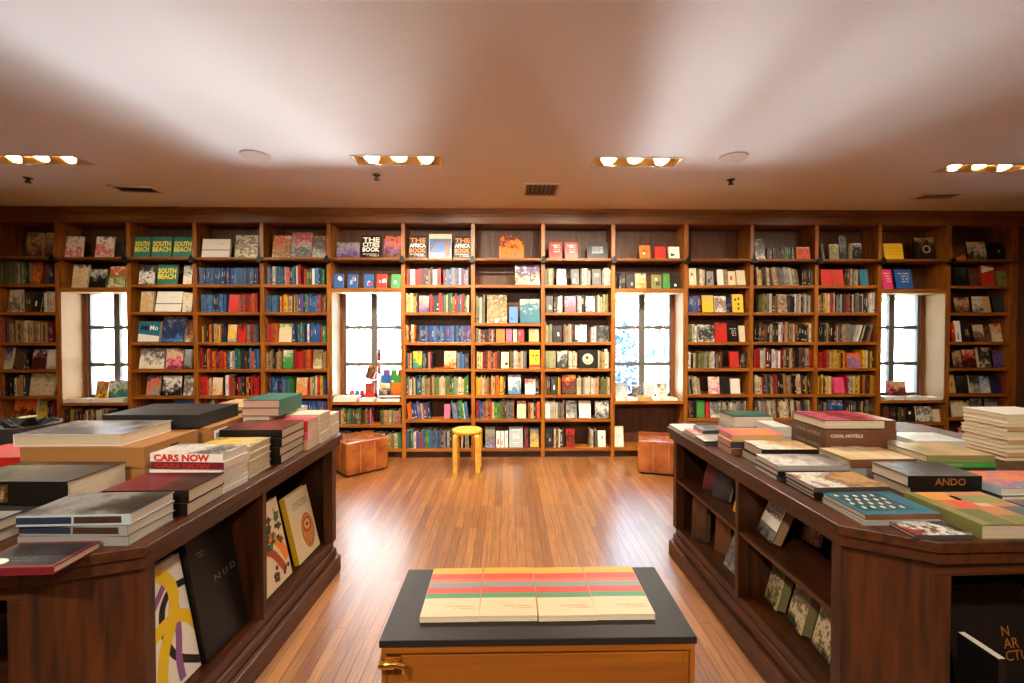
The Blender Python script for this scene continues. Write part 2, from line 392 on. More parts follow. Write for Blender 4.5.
for b in range(15):
    l, r = PX[b], PX[b+1]
    t = thing('bookcase', BL[b], 'bookcase', ((l+r)/2, Y0, 0), 0, 'bookcases along the back wall')
    def part(name, m, bevel=0):
        o = m.build(name, t, bevel=bevel); o.matrix_parent_inverse = Matrix.Translation((-(l+r)/2, -Y0, 0)); return o
    ups = [l] + ([r] if b == 14 else [])
    for u in ups:
        m = MB(); m.box(u-PW, u+PW, Y0-.004, Y1+.012, .0, 2.727, W_CASE('z')); part('upright', m, .002)
    a, c = l+PW, r-PW
    m = MB(); m.box(a, c, Y0, Y1, 2.725, 2.75, W_CASE('x')); part('top_panel', m)
    m = MB(); m.box(a, c, Y0+.035, Y0+.055, 0, SZ[7]-ST, W_TABD('x')); part('plinth', m)
    win = b in WINB
    lv = list(SZ)
    if b == 7: lv[2] = 1.56
    if win: lv = [SZ[0], 1.965, .645, .38, SZ[7]] if b != 9 else [SZ[0], 1.965, .645, SZ[7]]
    BLEV.append(lv)
    for k, z in enumerate(lv):
        m = MB(); m.box(a, c, Y0+(.012 if k == 0 else 0), Y1 if not (win and abs(z-.645) < .01) else 5.60, z-ST, z+ST, W_CASE('x'))
        part('window_sill' if win and abs(z-.645) < .01 else 'shelf', m, .003)
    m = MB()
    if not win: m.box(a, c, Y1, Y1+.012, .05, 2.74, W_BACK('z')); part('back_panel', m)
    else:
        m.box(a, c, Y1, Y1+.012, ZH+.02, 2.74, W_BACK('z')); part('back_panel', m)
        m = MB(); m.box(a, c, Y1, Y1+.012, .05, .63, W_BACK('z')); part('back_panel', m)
        for (u, v) in ((a, a+.012), (c-.012, c)):
            m = MB(); m.box(u, v, Y0+.004, 5.60, .662, 1.948, lining_m); part('side_lining', m)
        m = MB(); m.box(a+.012, c-.012, Y0+.004, 5.60, 1.932, 1.947, lining_m); part('head_lining', m)
# frieze and cornice over the bookcases
mb = MB(); fz = wood('frieze_wood', lin('653914'), lin('945c28'), 'x', .34)
mb.box(XL, XR, 5.275, 5.315, 2.727, ZC, fz); mb.box(XL, XR, 5.262, 5.275, 2.735, 2.748, fz); mb.box(XL, XR, 5.255, 5.275, 2.81, 2.826, fz)
mb.prism([(0, 0), (.06, 0), (.012, -.05), (0, -.05)][::-1], XL, XR, fz, Matrix(((0, 0, 1, 0), (-1, 0, 0, 5.275), (0, 1, 0, ZC), (0, 0, 0, 1))))
struct(mb, 'trim_1', fix=True)
mb = MB(); mb.box(XL+.0, PX[0]-PW, 5.31, 5.59, 0, 2.727, W_CASE('z')); mb.box(PX[15]+PW, XR, 5.31, 5.59, 0, 2.727, W_CASE('z')); struct(mb, 'trim_2')
# ladder rail
t = thing('ladder_rail', 'long bronze ladder rail along the front of the top shelves', 'rail', (0, 5.25, 2.30))
iron = plain('dark_iron', lin('1d1814'), .4, .6)
bronze = plain('rail_bronze', lin('7a5230'), .35, .7)
m = MB(); m.tube([(XL+.02, 0, 0), (XR-.03, 0, 0)], .011, bronze, 10); m.build('rail', t, True)
for u in PX[1:15]:
    m = MB(); m.box(u-.03, u+.03, -.016, .043, -.03, .022, iron); m.lathe([(.017, -.004), (.02, 0), (.017, .004)], iron, 12, Matrix.Translation((u, -.012, .03)) @ Matrix.Rotation(PI/2, 4, 'X')); m.build('bracket', t, bevel=.004)

# ---------------------------------------------------------------- ceiling things
gold = plain('reflector_gold', lin('e8c890'), .35, .7)
white_m = plain('white_enamel', lin('d8d2c8'), .4)
grey_m = plain('vent_grey', lin('6f655b'), .5)
bulb = emit('lamp_face', (1, .86, .62, 1), 30)
LLAB = ['ceiling downlight over the leftmost window, at the far left', 'ceiling downlight above the window with tiered guidebooks', 'ceiling downlight left of centre-right, above the third window', 'ceiling downlight over the rightmost window, at the far right']
LLAB[2] = 'ceiling downlight above the third window, right of the middle vent'
def downlight(x, y, label):
    t = thing('recessed_downlight', label, 'ceiling light', (x, y, ZC), 0, 'recessed ceiling lights')
    m = MB(); e = .012
    for (x0, x1, y0, y1) in ((-LW, LW, -LD, -LD+e), (-LW, LW, LD-e, LD), (-LW, -LW+e, -LD+e, LD-e), (LW-e, LW, -LD+e, LD-e)): m.box(x0, x1, y0, y1, -.006, .004, white_m)
    m.build('frame', t)
    m = MB(); g = LW-.004; d = LD-.004
    m.box(-g, g, -d, d, .125, .13, gold)
    for (x0, x1, y0, y1) in ((-g, g, -d, -d+.004), (-g, g, d-.004, d), (-g, -g+.004, -d, d), (g-.004, g, -d, d)): m.box(x0, x1, y0, y1, .005, .126, gold)
    m.build('housing', t)
    for k, dx in enumerate((-.22, 0, .22)):
        Mx = Matrix.Translation((dx, .01, .045)) @ Matrix.Rotation(R(-38 if k != 1 else -30), 4, 'X')
        m = MB(); m.lathe([(.03, .05), (.05, .045), (.072, .0), (.076, -.012), (.066, -.012), (.06, 0)], gold, 20, Mx, cap=False); l = m.build('lamp', t, True)
        m = MB(); m.lathe([(.001, .0), (.058, .0)], bulb, 20, Mx, cap=False); m.build('bulb', l)
for (x, y), lab in zip(LIGHTS, LLAB): downlight(x, y, lab)
for k, (x, y) in enumerate(BACK_FILL): downlight(x, y, ['first', 'second', 'third', 'fourth'][k]+' added fill downlight from the left in the unseen row behind the camera')
def vent(x, y, w, d, rz, lab):
    t = thing('ceiling_vent', lab, 'vent', (x, y, ZC), rz, 'ceiling vents'); m = MB(); e = .03
    for (x0, x1, y0, y1) in ((-w, w, -d, -d+e), (-w, w, d-e, d), (-w, -w+e, -d+e, d-e), (w-e, w, -d+e, d-e)): m.box(x0, x1, y0, y1, -.012, 0, white_m)
    m.build('frame', t)
    m = MB(); m.box(-w+e, w-e, -d+e, d-e, -.003, -.001, iron); m.build('duct_dark_sheet', t)  # dark sheet behind the louvres, standing in for shade inside the duct
    m = MB(); n = 7
    for k in range(n):
        xx = -w+e+(k+.5)*(2*w-2*e)/n
        m.box(-.014, .014, -d+e, d-e, -.001, .001, grey_m, Matrix.Translation((xx, 0, -.008)) @ Matrix.Rotation(R(35), 4, 'Y'))
    m.build('louvres', t)
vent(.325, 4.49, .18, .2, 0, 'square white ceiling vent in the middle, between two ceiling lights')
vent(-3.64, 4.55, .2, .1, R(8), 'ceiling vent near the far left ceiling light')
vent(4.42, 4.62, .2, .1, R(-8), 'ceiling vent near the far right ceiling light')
for x, y, lab in ((-4.36, 4.24, 'small dark ceiling sprinkler beside the far left light'), (-1.17, 4.1, 'small dark ceiling sprinkler by the light over the guidebook window'), (2.05, 4.17, 'small dark ceiling sprinkler right of the third ceiling light')):
    t = thing('ceiling_sprinkler', lab, 'sprinkler', (x, y, ZC), 0, 'ceiling sprinklers')
    m = MB(); m.lathe([(.0, 0), (.035, -.001), (.035, -.006), (.012, -.01), (.01, -.03), (.0, -.03)], iron, 14); m.build('body', t, True)
    m = MB(); m.lathe([(.0, -.04), (.026, -.04), (.026, -.044), (0, -.044)], iron, 10); m.box(-.016, -.012, -.003, .003, -.042, -.02, iron); m.box(.012, .016, -.003, .003, -.042, -.02, iron); m.build('deflector', t)
for x, y, lab in ((-1.99, 3.65, 'small white ceiling plate left of the light over the guidebook window'), (1.8, 3.62, 'small white ceiling plate right of the third ceiling light')):
    m = MB(); m.lathe([(0, 0), (.11, 0), (.108, -.008), (.09, -.011), (0, -.011)], white_m, 24); o = m.build('ceiling_plate', None, True, loc=(x, y, ZC)); tag(o, lab, 'cover plate', 'ceiling cover plates')

# ---------------------------------------------------------------- stool, ottomans
birch = wood('birch_lacquer', lin('e0a536'), lin('f4c458'), 'x', .35, .6, .3)
t = thing('stool', 'round yellow wooden stool with bent legs before the book wall', 'stool', (-.437, 4.87, 0))
m = MB(); m.lathe([(0, .408), (.15, .408), (.157, .412), (.16, .42), (.16, .434), (.156, .44), (0, .44)], birch, 40); m.build('seat', t, True)
for k in range(4):
    a = PI/4+k*PI/2; m = MB()
    pts = [(.135, .402), (.158, .402), (.172, .395), (.181, .382), (.185, .362), (.19, .002)]
    d = Vector((math.cos(a), math.sin(a), 0)); s = Vector((-math.sin(a), math.cos(a), 0))
    pr = [(.06, .406), (.15, .406), (.172, .4), (.186, .388), (.193, .37), (.196, 0), (.172, 0), (.169, .36), (.162, .372), (.15, .379), (.06, .382)]
    M = Matrix(((d.x*.92, 0, s.x, 0), (d.y*.92, 0, s.y, 0), (0, 1, 0, 0), (0, 0, 0, 1)))
    m.prism(pr, -.026, .026, birch, M); m.build('leg', t, bevel=.003, fix=True)
def leather():
    m, nt, b = new_mat('tan_leather'); L = nt.links
    tc = node(nt, 'ShaderNodeTexCoord'); n = node(nt, 'ShaderNodeTexNoise'); n.inputs['Scale'].default_value = 7; n.inputs['Detail'].default_value = 6
    cr = node(nt, 'ShaderNodeValToRGB'); cr.color_ramp.elements[0].position = .35; cr.color_ramp.elements[0].color = lin('82401a'); cr.color_ramp.elements[1].position = .7; cr.color_ramp.elements[1].color = lin('b0642e')
    L.new(tc.outputs['Object'], n.inputs['Vector']); L.new(n.outputs['Fac'], cr.inputs[0]); L.new(cr.outputs[0], b.inputs['Base Color'])
    v = node(nt, 'ShaderNodeTexVoronoi'); v.inputs['Scale'].default_value = 120; L.new(tc.outputs['Object'], v.inputs['Vector'])
    bp = node(nt, 'ShaderNodeBump'); bp.inputs['Strength'].default_value = .12; bp.inputs['Distance'].default_value = .002; L.new(v.outputs['Distance'], bp.inputs['Height']); L.new(bp.outputs[0], b.inputs['Normal'])
    b.inputs['Roughness'].default_value = .26; b.inputs['Coat Weight'].default_value = .4; b.inputs['Coat Roughness'].default_value = .2
    return m
LEA = leather(); seam_m = plain('seam_thread', lin('d09a66'), .6)
def ottoman(x, y, rz, lab):
    t = thing('ottoman', lab, 'ottoman', (x, y, 0), rz, 'leather ottomans'); h = .227; H = .345
    bm = bmesh.new(); bmesh.ops.create_cube(bm, size=1); bmesh.ops.scale(bm, vec=(2*h, 2*h, H-.015), verts=bm.verts); bmesh.ops.translate(bm, vec=(0, 0, (H-.015)/2+.015), verts=bm.verts)
    bmesh.ops.subdivide_edges(bm, edges=bm.edges, cuts=10, use_grid_fill=True)
    for v in bm.verts:          # padded: sides bulge a little, seams pull in, top domed
        fx, fy, fz = v.co.x/h, v.co.y/h, (v.co.z-.18)/.165
        s = 1+.02*(1-min(1, fz*fz))-.012*(1 if abs(abs(fx)-.34) < .08 and abs(fy) > .97 or abs(abs(fy)-.34) < .08 and abs(fx) > .97 else 0)
        v.co.x *= s; v.co.y *= s
        if fz > .97: v.co.z += .012*(1-fx*fx)*(1-fy*fy)
    me = bpy.data.meshes.new('body'); bm.to_mesh(me); bm.free(); me.materials.append(LEA); me.polygons.foreach_set('use_smooth', [True]*len(me.polygons))
    o = bpy.data.objects.new('body', me); C.objects.link(o); o.parent = t
    b = o.modifiers.new('b', 'BEVEL'); b.width = .014; b.segments = 3; b.limit_method = 'ANGLE'; b.angle_limit = R(50)
    m = MB(); q = h+.0005
    for a in (-1, 1):
        for k in (-.34, .34):
            zs = [(.03+i*.03) for i in range(11)]
            f = lambda z: h*(1+.02*(1-min(1, ((z-.18)/.165)**2))-.008)
            m.tube([(k*h, a*f(z), z) for z in zs], .0022, seam_m, 5); m.tube([(a*f(z), k*h, z) for z in zs], .0022, seam_m, 5)
    m.build('seam', t)
    m = MB()
    for k in range(4):
        a = (k/4)*2*PI
        m.tube([(h*.985*(1 if k in (0, 3) else -1), h*.985*(1 if k < 2 else -1), H-.004), (h*.985*(1 if (k+1) % 4 in (0, 3) else -1), h*.985*(1 if (k+1) % 4 < 2 else -1), H-.004)], .005, LEA, 8)
    m.build('piping', t, True)
    for sx in (-1, 1):
        for sy in (-1, 1):
            m = MB(); m.lathe([(0, 0), (.02, 0), (.024, .02), (0, .02)], iron, 12, Matrix.Translation((sx*.18, sy*.18, 0))); m.build('foot', t)
ottoman(-1.615, 4.927, R(42), 'square tan leather ottoman standing corner-on before the guidebook window')
ottoman(1.64, 4.85, R(-17), 'square tan leather ottoman partly behind the book table on the right')

# ---------------------------------------------------------------- display cabinet in front
black_top = plain('black_laminate', lin('211c1a'), .5, 0, .22)
brass = plain('brass', lin('d9a850'), .18, 1)
t = thing('display_cabinet', 'low honey-coloured wooden cabinet with a black top in the foreground', 'cabinet', (.078, 1.297, 0))
m = MB(); w, d = .394, .163
m.box(-w, w, -d, d, .03, .722, W_PINE('x')); m.build('body', t, bevel=.002)
m = MB()
for s in (-1, 1): m.box(s*w-.012 if s > 0 else -w, w if s > 0 else -w+.012, -d-.006, -d, .03, .722, W_PINE('z'))
m.box(-w+.012, w-.012, -d-.006, -d, .708, .722, W_PINE('x')); m.build('face_frame', t)
m = MB(); m.box(-w+.03, w-.03, -d-.0035, -d, .06, .70, W_PINE('x')); m.build('door', t, bevel=.002)
m = MB(); m.box(-.40, .40, -.169, .169, .722, .74, black_top); m.build('top', t, bevel=.002)
m = MB(); m.box(-w+.02, w-.02, -d+.02, d-.02, 0, .03, iron); m.build('plinth', t)
m = MB(); m.box(-w, -w+.05, -d-.014, -d-.006, .68, .704, brass)
m.lathe([(0, -.022), (.008, -.021), (.010, -.016), (.010, .016), (.008, .021), (0, .022)], brass, 14, Matrix.Translation((-w+.018, -d-.02, .69)) @ Matrix.Rotation(PI/2, 4, 'Y'))
m.tube([(-w+.038, -d-.02, .69), (-w+.052, -d-.024, .69), (-w+.066, -d-.026, .688)], [.007, .006, .009], brass, 10)
m.tube([(-w+.06, -d-.026, .69), (-w+.061, -d-.026, .672)], [.007, .0045], brass, 10); m.tube([(-w+.006, -d-.016, .70), (-w+.005, -d-.016, .712)], [.004, .003], brass, 8)
m.build('latch', t, True)
inks = {k: plain('ink_'+k, lin(v), .5) for k, v in dict(cream='c9ae88', green='357a4c', red='c23420', slate='6c7c78', coral='c85a38', scarlet='c03422', yellow='d98e14').items()}
bands = [(.0, .336, inks['cream']), (.336, .435, inks['green']), (.435, .56, inks['red']), (.56, .66, inks['slate']), (.66, .742, inks['coral']), (.742, .86, inks['scarlet']), (.86, 1., inks['yellow'])]
orange_ink = plain('orange_ink', lin('b8682a'), .5)
for k, lab in enumerate(('first striped book from the left on the black cabinet top', 'second striped book from the left on the black cabinet top', 'third striped book from the left on the black cabinet top', 'fourth striped book from the left, rightmost on the black cabinet top')):
    r = flat_book(lab, -.235+.1575*(k+.5), 1.318+(0, .001, -.001, .001)[k], .7405, .1562, .242, .015, 'h', 'c', 'l', R((.3, -.3, .4, -.3)[k]), 'striped books on the cabinet', PAGE, False, bands)
    dashes(r, orange_ink, .068, -.083, .083, .02, 2)
# ---------------------------------------------------------------- the two big book tables
TZ = .86
TURN = {1: (R(1.5), .02, 1.9675, 2.2575), -1: (R(-2.2), .03, -1.9575, 2.1425)}      # the tables stand slightly askew: angle, shift, middle
def octagon(x0, x1, ya, yb, n, f, o=0.):
    """outline with cut corners, moved in by o; n, f: (dx, dy) of the near and the far corners"""
    x0 += o; x1 -= o; ya += o; yb -= o
    n = (n[0]-o*.4, n[1]-o*.4); f = (f[0]-o*.4, f[1]-o*.4)
    return [(x0+n[0], ya), (x1-n[0], ya), (x1, ya+n[1]), (x1, yb-f[1]), (x1-f[0], yb), (x0+f[0], yb), (x0, yb-f[1]), (x0, ya+n[1])]
def panel(m, p, q, z0, z1, th, mat):
    """an upright board from p to q (xy), thickness th to the left of the direction"""
    p, q = Vector((p[0], p[1])), Vector((q[0], q[1])); d = (q-p).normalized(); n = Vector((-d.y, d.x))*th
    pts = [p, q, q+n, p+n]
    a = sum(pts[i].x*pts[(i+1) % 4].y-pts[(i+1) % 4].x*pts[i].y for i in range(4))
    if a < 0: pts.reverse()
    m.prism([tuple(v) for v in pts], z0, z1, mat)
def table(s, xi, xo, ya, yb, ch, mids, posts, lab):
    """s = +1: aisle on its -x side"""
    t = thing('display_table', lab, 'table', (s*(xi+xo)/2, (ya+yb)/2+TURN[s][1], 0), TURN[s][0], 'book tables'); off = Matrix.Translation((-s*(xi+xo)/2, -(ya+yb)/2, 0))
    def part(name, m, bevel=.003, **k):
        for i, v in enumerate(m.v):
            m.v[i] = (v[0]*s, v[1], v[2])
        if s < 0: m.f = [tuple(reversed(f)) for f in m.f]
        o = m.build(name, t, bevel=bevel, **k); o.matrix_parent_inverse = off; return o
    fh = (.165, .135)
    m = MB(); m.prism(octagon(xi, xo, ya, yb, ch, fh), .825, TZ, W_TAB('y')); part('tabletop', m, .004)
    m = MB(); m.prism(octagon(xi, xo, ya, yb, ch, fh, .012), .785, .825, W_TAB('y')); part('top_moulding', m)
    m = MB(); m.prism(octagon(xi, xo, ya, yb, ch, fh, .012), 0, .10, W_TAB('y')); part('plinth', m, .006)
    m = MB(); m.prism(octagon(xi, xo, ya, yb, ch, fh, .034), .10, .152, W_TAB('y')); part('plinth_step', m, .012)
    m = MB(); m.prism(octagon(xi, xo, ya, yb, ch, fh, .05), .152, .2, W_TAB('y')); part('bottom_shelf', m, .006)
    o = .035; bx, bX, by, bY = xi+o, xo-o, ya+o, yb-o
    oc = octagon(xi, xo, ya, yb, ch, fh, o)
    # cut corners and far end: solid panels; near end open
    for a, b, w in ((oc[7], oc[0], .02), (oc[1], oc[2], .02), (oc[3], oc[4], .02), (oc[4], oc[5], .02), (oc[5], oc[6], .02)):
        m = MB(); panel(m, a, b, .2, .785, w, W_TAB('z')); part('corner_panel' if (a, b) != (oc[4], oc[5]) else 'end_panel', m)
    sy0, sy1 = oc[7][1], oc[6][1]                                     # straight part of the aisle side
    ps = [sy0]+posts+[sy1]
    for k, y in enumerate(ps):
        w = .05 if k in (0, len(ps)-1) else .03
        y0 = y if k == 0 else (y-w if k == len(ps)-1 else y-w/2)
        m = MB(); m.box(bx, bx+(.35 if 0 < k < len(ps)-1 else .06), y0, y0+w, .2, .785, W_TAB('z')); part('upright', m)
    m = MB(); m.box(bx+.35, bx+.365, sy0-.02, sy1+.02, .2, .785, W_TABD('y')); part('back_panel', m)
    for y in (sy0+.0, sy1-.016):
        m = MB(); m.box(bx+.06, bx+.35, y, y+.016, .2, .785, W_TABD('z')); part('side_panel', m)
    if mids:
        ys = [sy0+.05]+posts+[sy1-.05]
        for i in range(len(ys)-1):
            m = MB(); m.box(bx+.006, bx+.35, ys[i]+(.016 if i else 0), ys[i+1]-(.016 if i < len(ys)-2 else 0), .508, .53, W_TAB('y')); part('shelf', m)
    # outer side closed, near end an open cupboard
    m = MB(); m.box(bX-.02, bX, oc[2][1], oc[3][1], .2, .785, W_TAB('y')); part('side_panel', m)
    nx0, nx1 = oc[0][0], oc[1][0]
    m = MB(); m.box(nx0, nx1, by, by+.035, .735, .785, W_TAB('x')); part('apron', m)
    for x in (nx0, nx1-.05):
        m = MB(); m.box(x, x+.05, by, by+.035, .2, .735, W_TAB('z')); part('upright', m)
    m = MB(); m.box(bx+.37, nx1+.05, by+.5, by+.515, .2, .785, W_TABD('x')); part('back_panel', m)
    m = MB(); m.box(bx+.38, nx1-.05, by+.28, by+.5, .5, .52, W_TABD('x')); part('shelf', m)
    return t
table(1, 1.085, 2.85, 1.36, 3.155, (.225, .14), True, [2.20], 'big dark wooden book table on the right with a middle shelf along the aisle')
table(-1, 1.065, 2.85, 1.28, 3.005, (.275, .115), False, [2.075], 'big dark wooden book table on the left with large art books leaning below')

DARKP = pages('pages_dim', 'b8a58c')
ink_w = plain('ink_white', lin('efe8da'), .5); ink_r = plain('ink_bright_red', lin('d0281e'), .5); ink_gold = plain('ink_gold', lin('c08a4a'), .4); ink_k = plain('ink_black', lin('1a1714'), .5)
ink_y = plain('ink_lemon', lin('e9d22a'), .5); ink_o = plain('ink_tangerine', lin('e8801e'), .5); ink_grey = plain('ink_grey', lin('7d7a78'), .5); ink_p = plain('ink_plum', lin('8a5a86'), .5)
# ---- left table (corner given: front right)
stack('white pair at the far tip of the left table', -1.075, 2.79, .19, .13, [.065, .064], ['w', 'cw'], ['w', 'c'], 'l', group='white books on the far tip', page=PAGEW, hard=False)
stack('cream paged stack next to the far left table tip', -1.07, 2.625, .2, .14, [.055, .055, .053], ['c', 'w', 'wc'], ['c', 'w', 'w'], 'l', group='cream paged books', hard=False)
stack('stack with a pinkish red cover on top, left table', -1.085, 2.475, .2, .135, [.05, .045, .058], ['hp', 'cp', 'pr'], ['h', 'p', 'r'], 'f', group='books under the red cover', hard=False)
st = stack('four book stack with dark brown photo cover', -1.095, 2.215, .3, .245, [.0415, .0415, .0415, .0415], 'emd', 'k', 'f', group='brown covered books', scale=7)
dashes(st[-1], ink_gold, .1, 0, .2, .012, 1, 5)
stack('olive covered stack between brown and cars stacks', -1.135, 2.015, .24, .18, [.034]*4, ['lc', 'cl', 'cl', 'lcyl'], ['c', 'h', 'c', 'c'], 'f', group='olive covered books', scale=18)
CARS = stack('white paged stack with red cars now lettering', -1.13, 1.835, .3, .155, [.019, .018, .019, .018, .018, .029, .033], ['wk']*6+['wkwa'], ['w', 'w', 'a', 'w', 'w', 'm', 'w'], 'f', rot=R(-4), jit=.015, group='books on cars', page=PAGEW, hard=False, scale=9)
spine_text(CARS[-1], 'CARS NOW', ink_r, (.05, .82), .92, bold=.05)
spine_text(CARS[-2], 'CARS NOW', plain('ink_dull_red', lin('b03028'), .5), (.05, .82), .74, bold=.05)
MAR = stack('pair of dark red books before the cars stack', -1.125, 1.605, .3, .2, [.045, .045], ['m', 'kkmm'], ['k', 'k'], 'f', group='dark red books', labels=['dark red book with black spine, under its twin before the cars stack', 'dark red glossy book on top of its twin before the cars stack'], scale=5)
GRY = stack('dark grey photo stack near the left table corner', -1.15, 1.39, .33, .19, [.031, .032, .033], ['dk', 'dk', 'kdad'], ['a', 'a', 'x'], 'f', group='grey photo books', page=PAGEW, scale=6)
for b in GRY[1:]:
    m = MB(); w, h, tt = b['dims']
    for y0, y1, mt in ((-.5, -.02, plain('ink_blue_black', lin('23283c'), .5)), (.0, .42, plain('ink_dark_brown', lin('3a2418'), .5))):
        x = -w/2-.0007; a0, a1 = -y1*h, -y0*h
        m.poly([(x, a1, tt*.2), (x, a0, tt*.2), (x, a0, tt*.82), (x, a1, tt*.82)], mt)
    m.build('spine_band', b)
b = flat_book('single dark book with a plum border at the front corner of the left table', -1.335, 1.303, TZ, .23, .15, .021, 'm', 'm', 'f', R(2), None, PAGE)
w, h, tt = b['dims']
m = MB(); e = .014; z = tt+.0006; m.poly([(-w/2+e, -h/2+e, z), (w/2-e, -h/2+e, z), (w/2-e, h/2-e, z), (-w/2+e, h/2-e, z)], art('kd', 6)); m.build('cover_picture', b)
m = MB(); m.lathe([(0, 0), (.022, 0), (.022, .0006), (0, .0006)], ink_w, 20, Matrix.Translation((-.045, .07, tt+.0008)) @ Matrix.Diagonal((1, 1.7, 1, 1))); m.build('cover_label', b)
dashes(b, ink_grey, .03, -.03, .1, .03, 2, 8, R(-90))
# thick dark book, the grey pair in front, glossy book on slipcase boxes
stack('big dark photo book pair left of the slipcase boxes', -1.535, 1.62, .42, .24, [.04, .083], ['d', 'kdl'], ['d', 'k'], 'f', labels=['flat dark book under the thick black spined photo book', 'thick photo book with black spine and small picture on it'], group='dark photo books', scale=5)
tb = bpy.data.objects[[o.name for o in C.objects if o.get('label', '').startswith('thick photo book')][0]]
w, h, tt = tb['dims']; m = MB(); m.poly([(-w/2-.0007, .10, tt*.12), (-w/2-.0007, .0, tt*.12), (-w/2-.0007, .0, tt*.86), (-w/2-.0007, .10, tt*.86)], art('kehc', 30)); m.build('spine_picture', tb)
stack('grey pair at the left rim', -1.56, 1.235, .36, .255, [.034, .036], ['a', 'da'], ['d', 'd'], 'l', labels=['lower grey book of the pair at the front left rim', 'upper grey book of the pair at the front left rim'], group='grey books at the rim', page=DARKP, scale=6)
card = plain('cardboard', lin('a5713a'), .6); cardd = plain('cardboard_side', lin('8a5a2a'), .6)
def carton(lab, xr, yf, W, D, z, H, nm='slipcase_box', marks=True, mt=None):
    t = thing(nm, lab, 'box', (xr-W/2, yf+D/2, z), 0, 'brown slipcase boxes' if nm == 'slipcase_box' else None)
    m = MB(); m.box(-W/2, W/2, -D/2, D/2, 0, H-.003, mt or card); m.build('body', t, bevel=.003)
    m = MB(); m.box(-W/2-.001, W/2+.001, -D/2-.001, D/2+.001, H-.003, H, mt or card); m.build('lid', t)
    return t
for z, H, lab in ((.8602, .083, 'lower brown slipcase box of the pair under the glossy book'), (.9445, .0855, 'upper brown slipcase box directly under the glossy grey book')):
    t = carton(lab, -1.495, 1.89, .5, .33, z, H)
    m = MB(); x = .2505; m.box(x, x+.0008, -.02, .03, H*.35, H*.7, plain('stamp_brown', lin('4a2a14'), .6)); m.build('printed_mark', t)
gl = stack('glossy', -1.6, 1.905, .44, .285, [.05], 'adkal', 'w', 'l', z=1.031, labels=['large glossy grey photo book on top of the slipcase boxes'], page=PAGE, scale=4)[0]
t = carton('brown slipcase box with white paper label behind the cars stack', -1.46, 2.26, .42, .37, .8602, .1698)
m = MB(); m.box(.2105, .2112, -.165, -.06, .085, .15, ink_w); m.build('paper_label', t)
m = MB(); m.box(.2112, .2115, -.15, -.1, .11, .135, ink_grey); m.build('label_print', t)
t = carton('large black cloth box lying on the slipcase box behind the glossy book', -1.505, 2.235, .46, .33, 1.032, .067, 'clamshell_box', mt=plain('black_cloth', lin('1c1a1a'), .55))
t['dims'] = (.46, .33, .067); dashes(t, ink_gold, .16, .02, .3, .012, 1, 4, name='lid_lettering')
stack('cream map covered stack behind the green books', -1.45, 2.665, .3, .3, [.07, .07, .062], ['hc', 'c', 'chc'], ['c', 'h', 'h'], 'l', group='cream map books', scale=9)
stack('pinkish paged pair under the two green cloth books', -1.295, 2.48, .14, .27, [.09, .09], ['h', 'cp'], ['h', 'c'], 'r', group='books under the green pair', jit=.005, slip=.002)
stack('green pair', -1.24, 2.49, .2, .27, [.043, .043], ['g', 'z'], ['z', 'z'], 'r', z=1.043, labels=['lower of two green cloth books topping the left table', 'upper of two green cloth books topping the left table'], group='green cloth books', jit=.02, page=pages('pages_pink', 'd9a890'))
stack('white topped pair at the far end past the green books', -1.29, 2.79, .14, .15, [.08, .085], ['x', 'wx'], ['w', 'x'], 'l', group='white topped books', page=PAGEW, hard=False)
# red book and the dark container at the outer rim
stack('r', -2.13, 2.06, .36, .26, [.03], 'd', 'd', 'f', labels=['dark flat book under the red book by the grey bucket'])
stack('r', -2.14, 2.05, .34, .25, [.055], 'r', 'r', 'f', z=.8912, labels=['thick red book beside the grey bucket on the left table'])
t = thing('bucket', 'dark grey bucket with dark leaves and a pale flower behind the red book', 'bucket', (-2.58, 2.47, TZ))
zinc = plain('dark_zinc', lin('4a4744'), .45, .4)
m = MB(); m.lathe([(0, 0), (.10, 0), (.105, .01), (.14, .14), (.148, .145), (.148, .152), (.138, .152), (.13, .14), (.1, .03), (0, .03)], zinc, 28, cap=False); m.build('body', t, True)
m = MB(); m.lathe([(0, .12), (.132, .12)], plain('potting_soil', lin('1e1610'), .9), 20, cap=False); m.build('soil', t)
m = MB(); q = random.Random(2); lf = plain('dark_leaf', lin('232b1c'), .5)
for k in range(46):
    a = q.uniform(0, 2*PI); rr = q.uniform(.0, .10); p = Vector((rr*math.cos(a), rr*math.sin(a), .125)); L = q.uniform(.05, .1); el = q.uniform(.2, 1.1)
    d = Vector((math.cos(a)*math.cos(el), math.sin(a)*math.cos(el), math.sin(el))); sd = Vector((-math.sin(a), math.cos(a), 0))*L*.28
    m.poly([p, p+d*L*.5+sd, p+d*L, p+d*L*.5-sd], lf)
m.build('foliage', t)
m = MB()
for k in range(9):
    a = k*2*PI/9; m.poly([(.08, -.06, .19), (.08+.03*math.cos(a-.3), -.06+.03*math.sin(a-.3), .2), (.08+.045*math.cos(a), -.06+.045*math.sin(a), .198), (.08+.03*math.cos(a+.3), -.06+.03*math.sin(a+.3), .2)], plain('petal', lin('d8c890'), .6))
m.tube([(.08, -.06, .12), (.08, -.06, .19)], .004, lf, 6); m.build('flower', t)

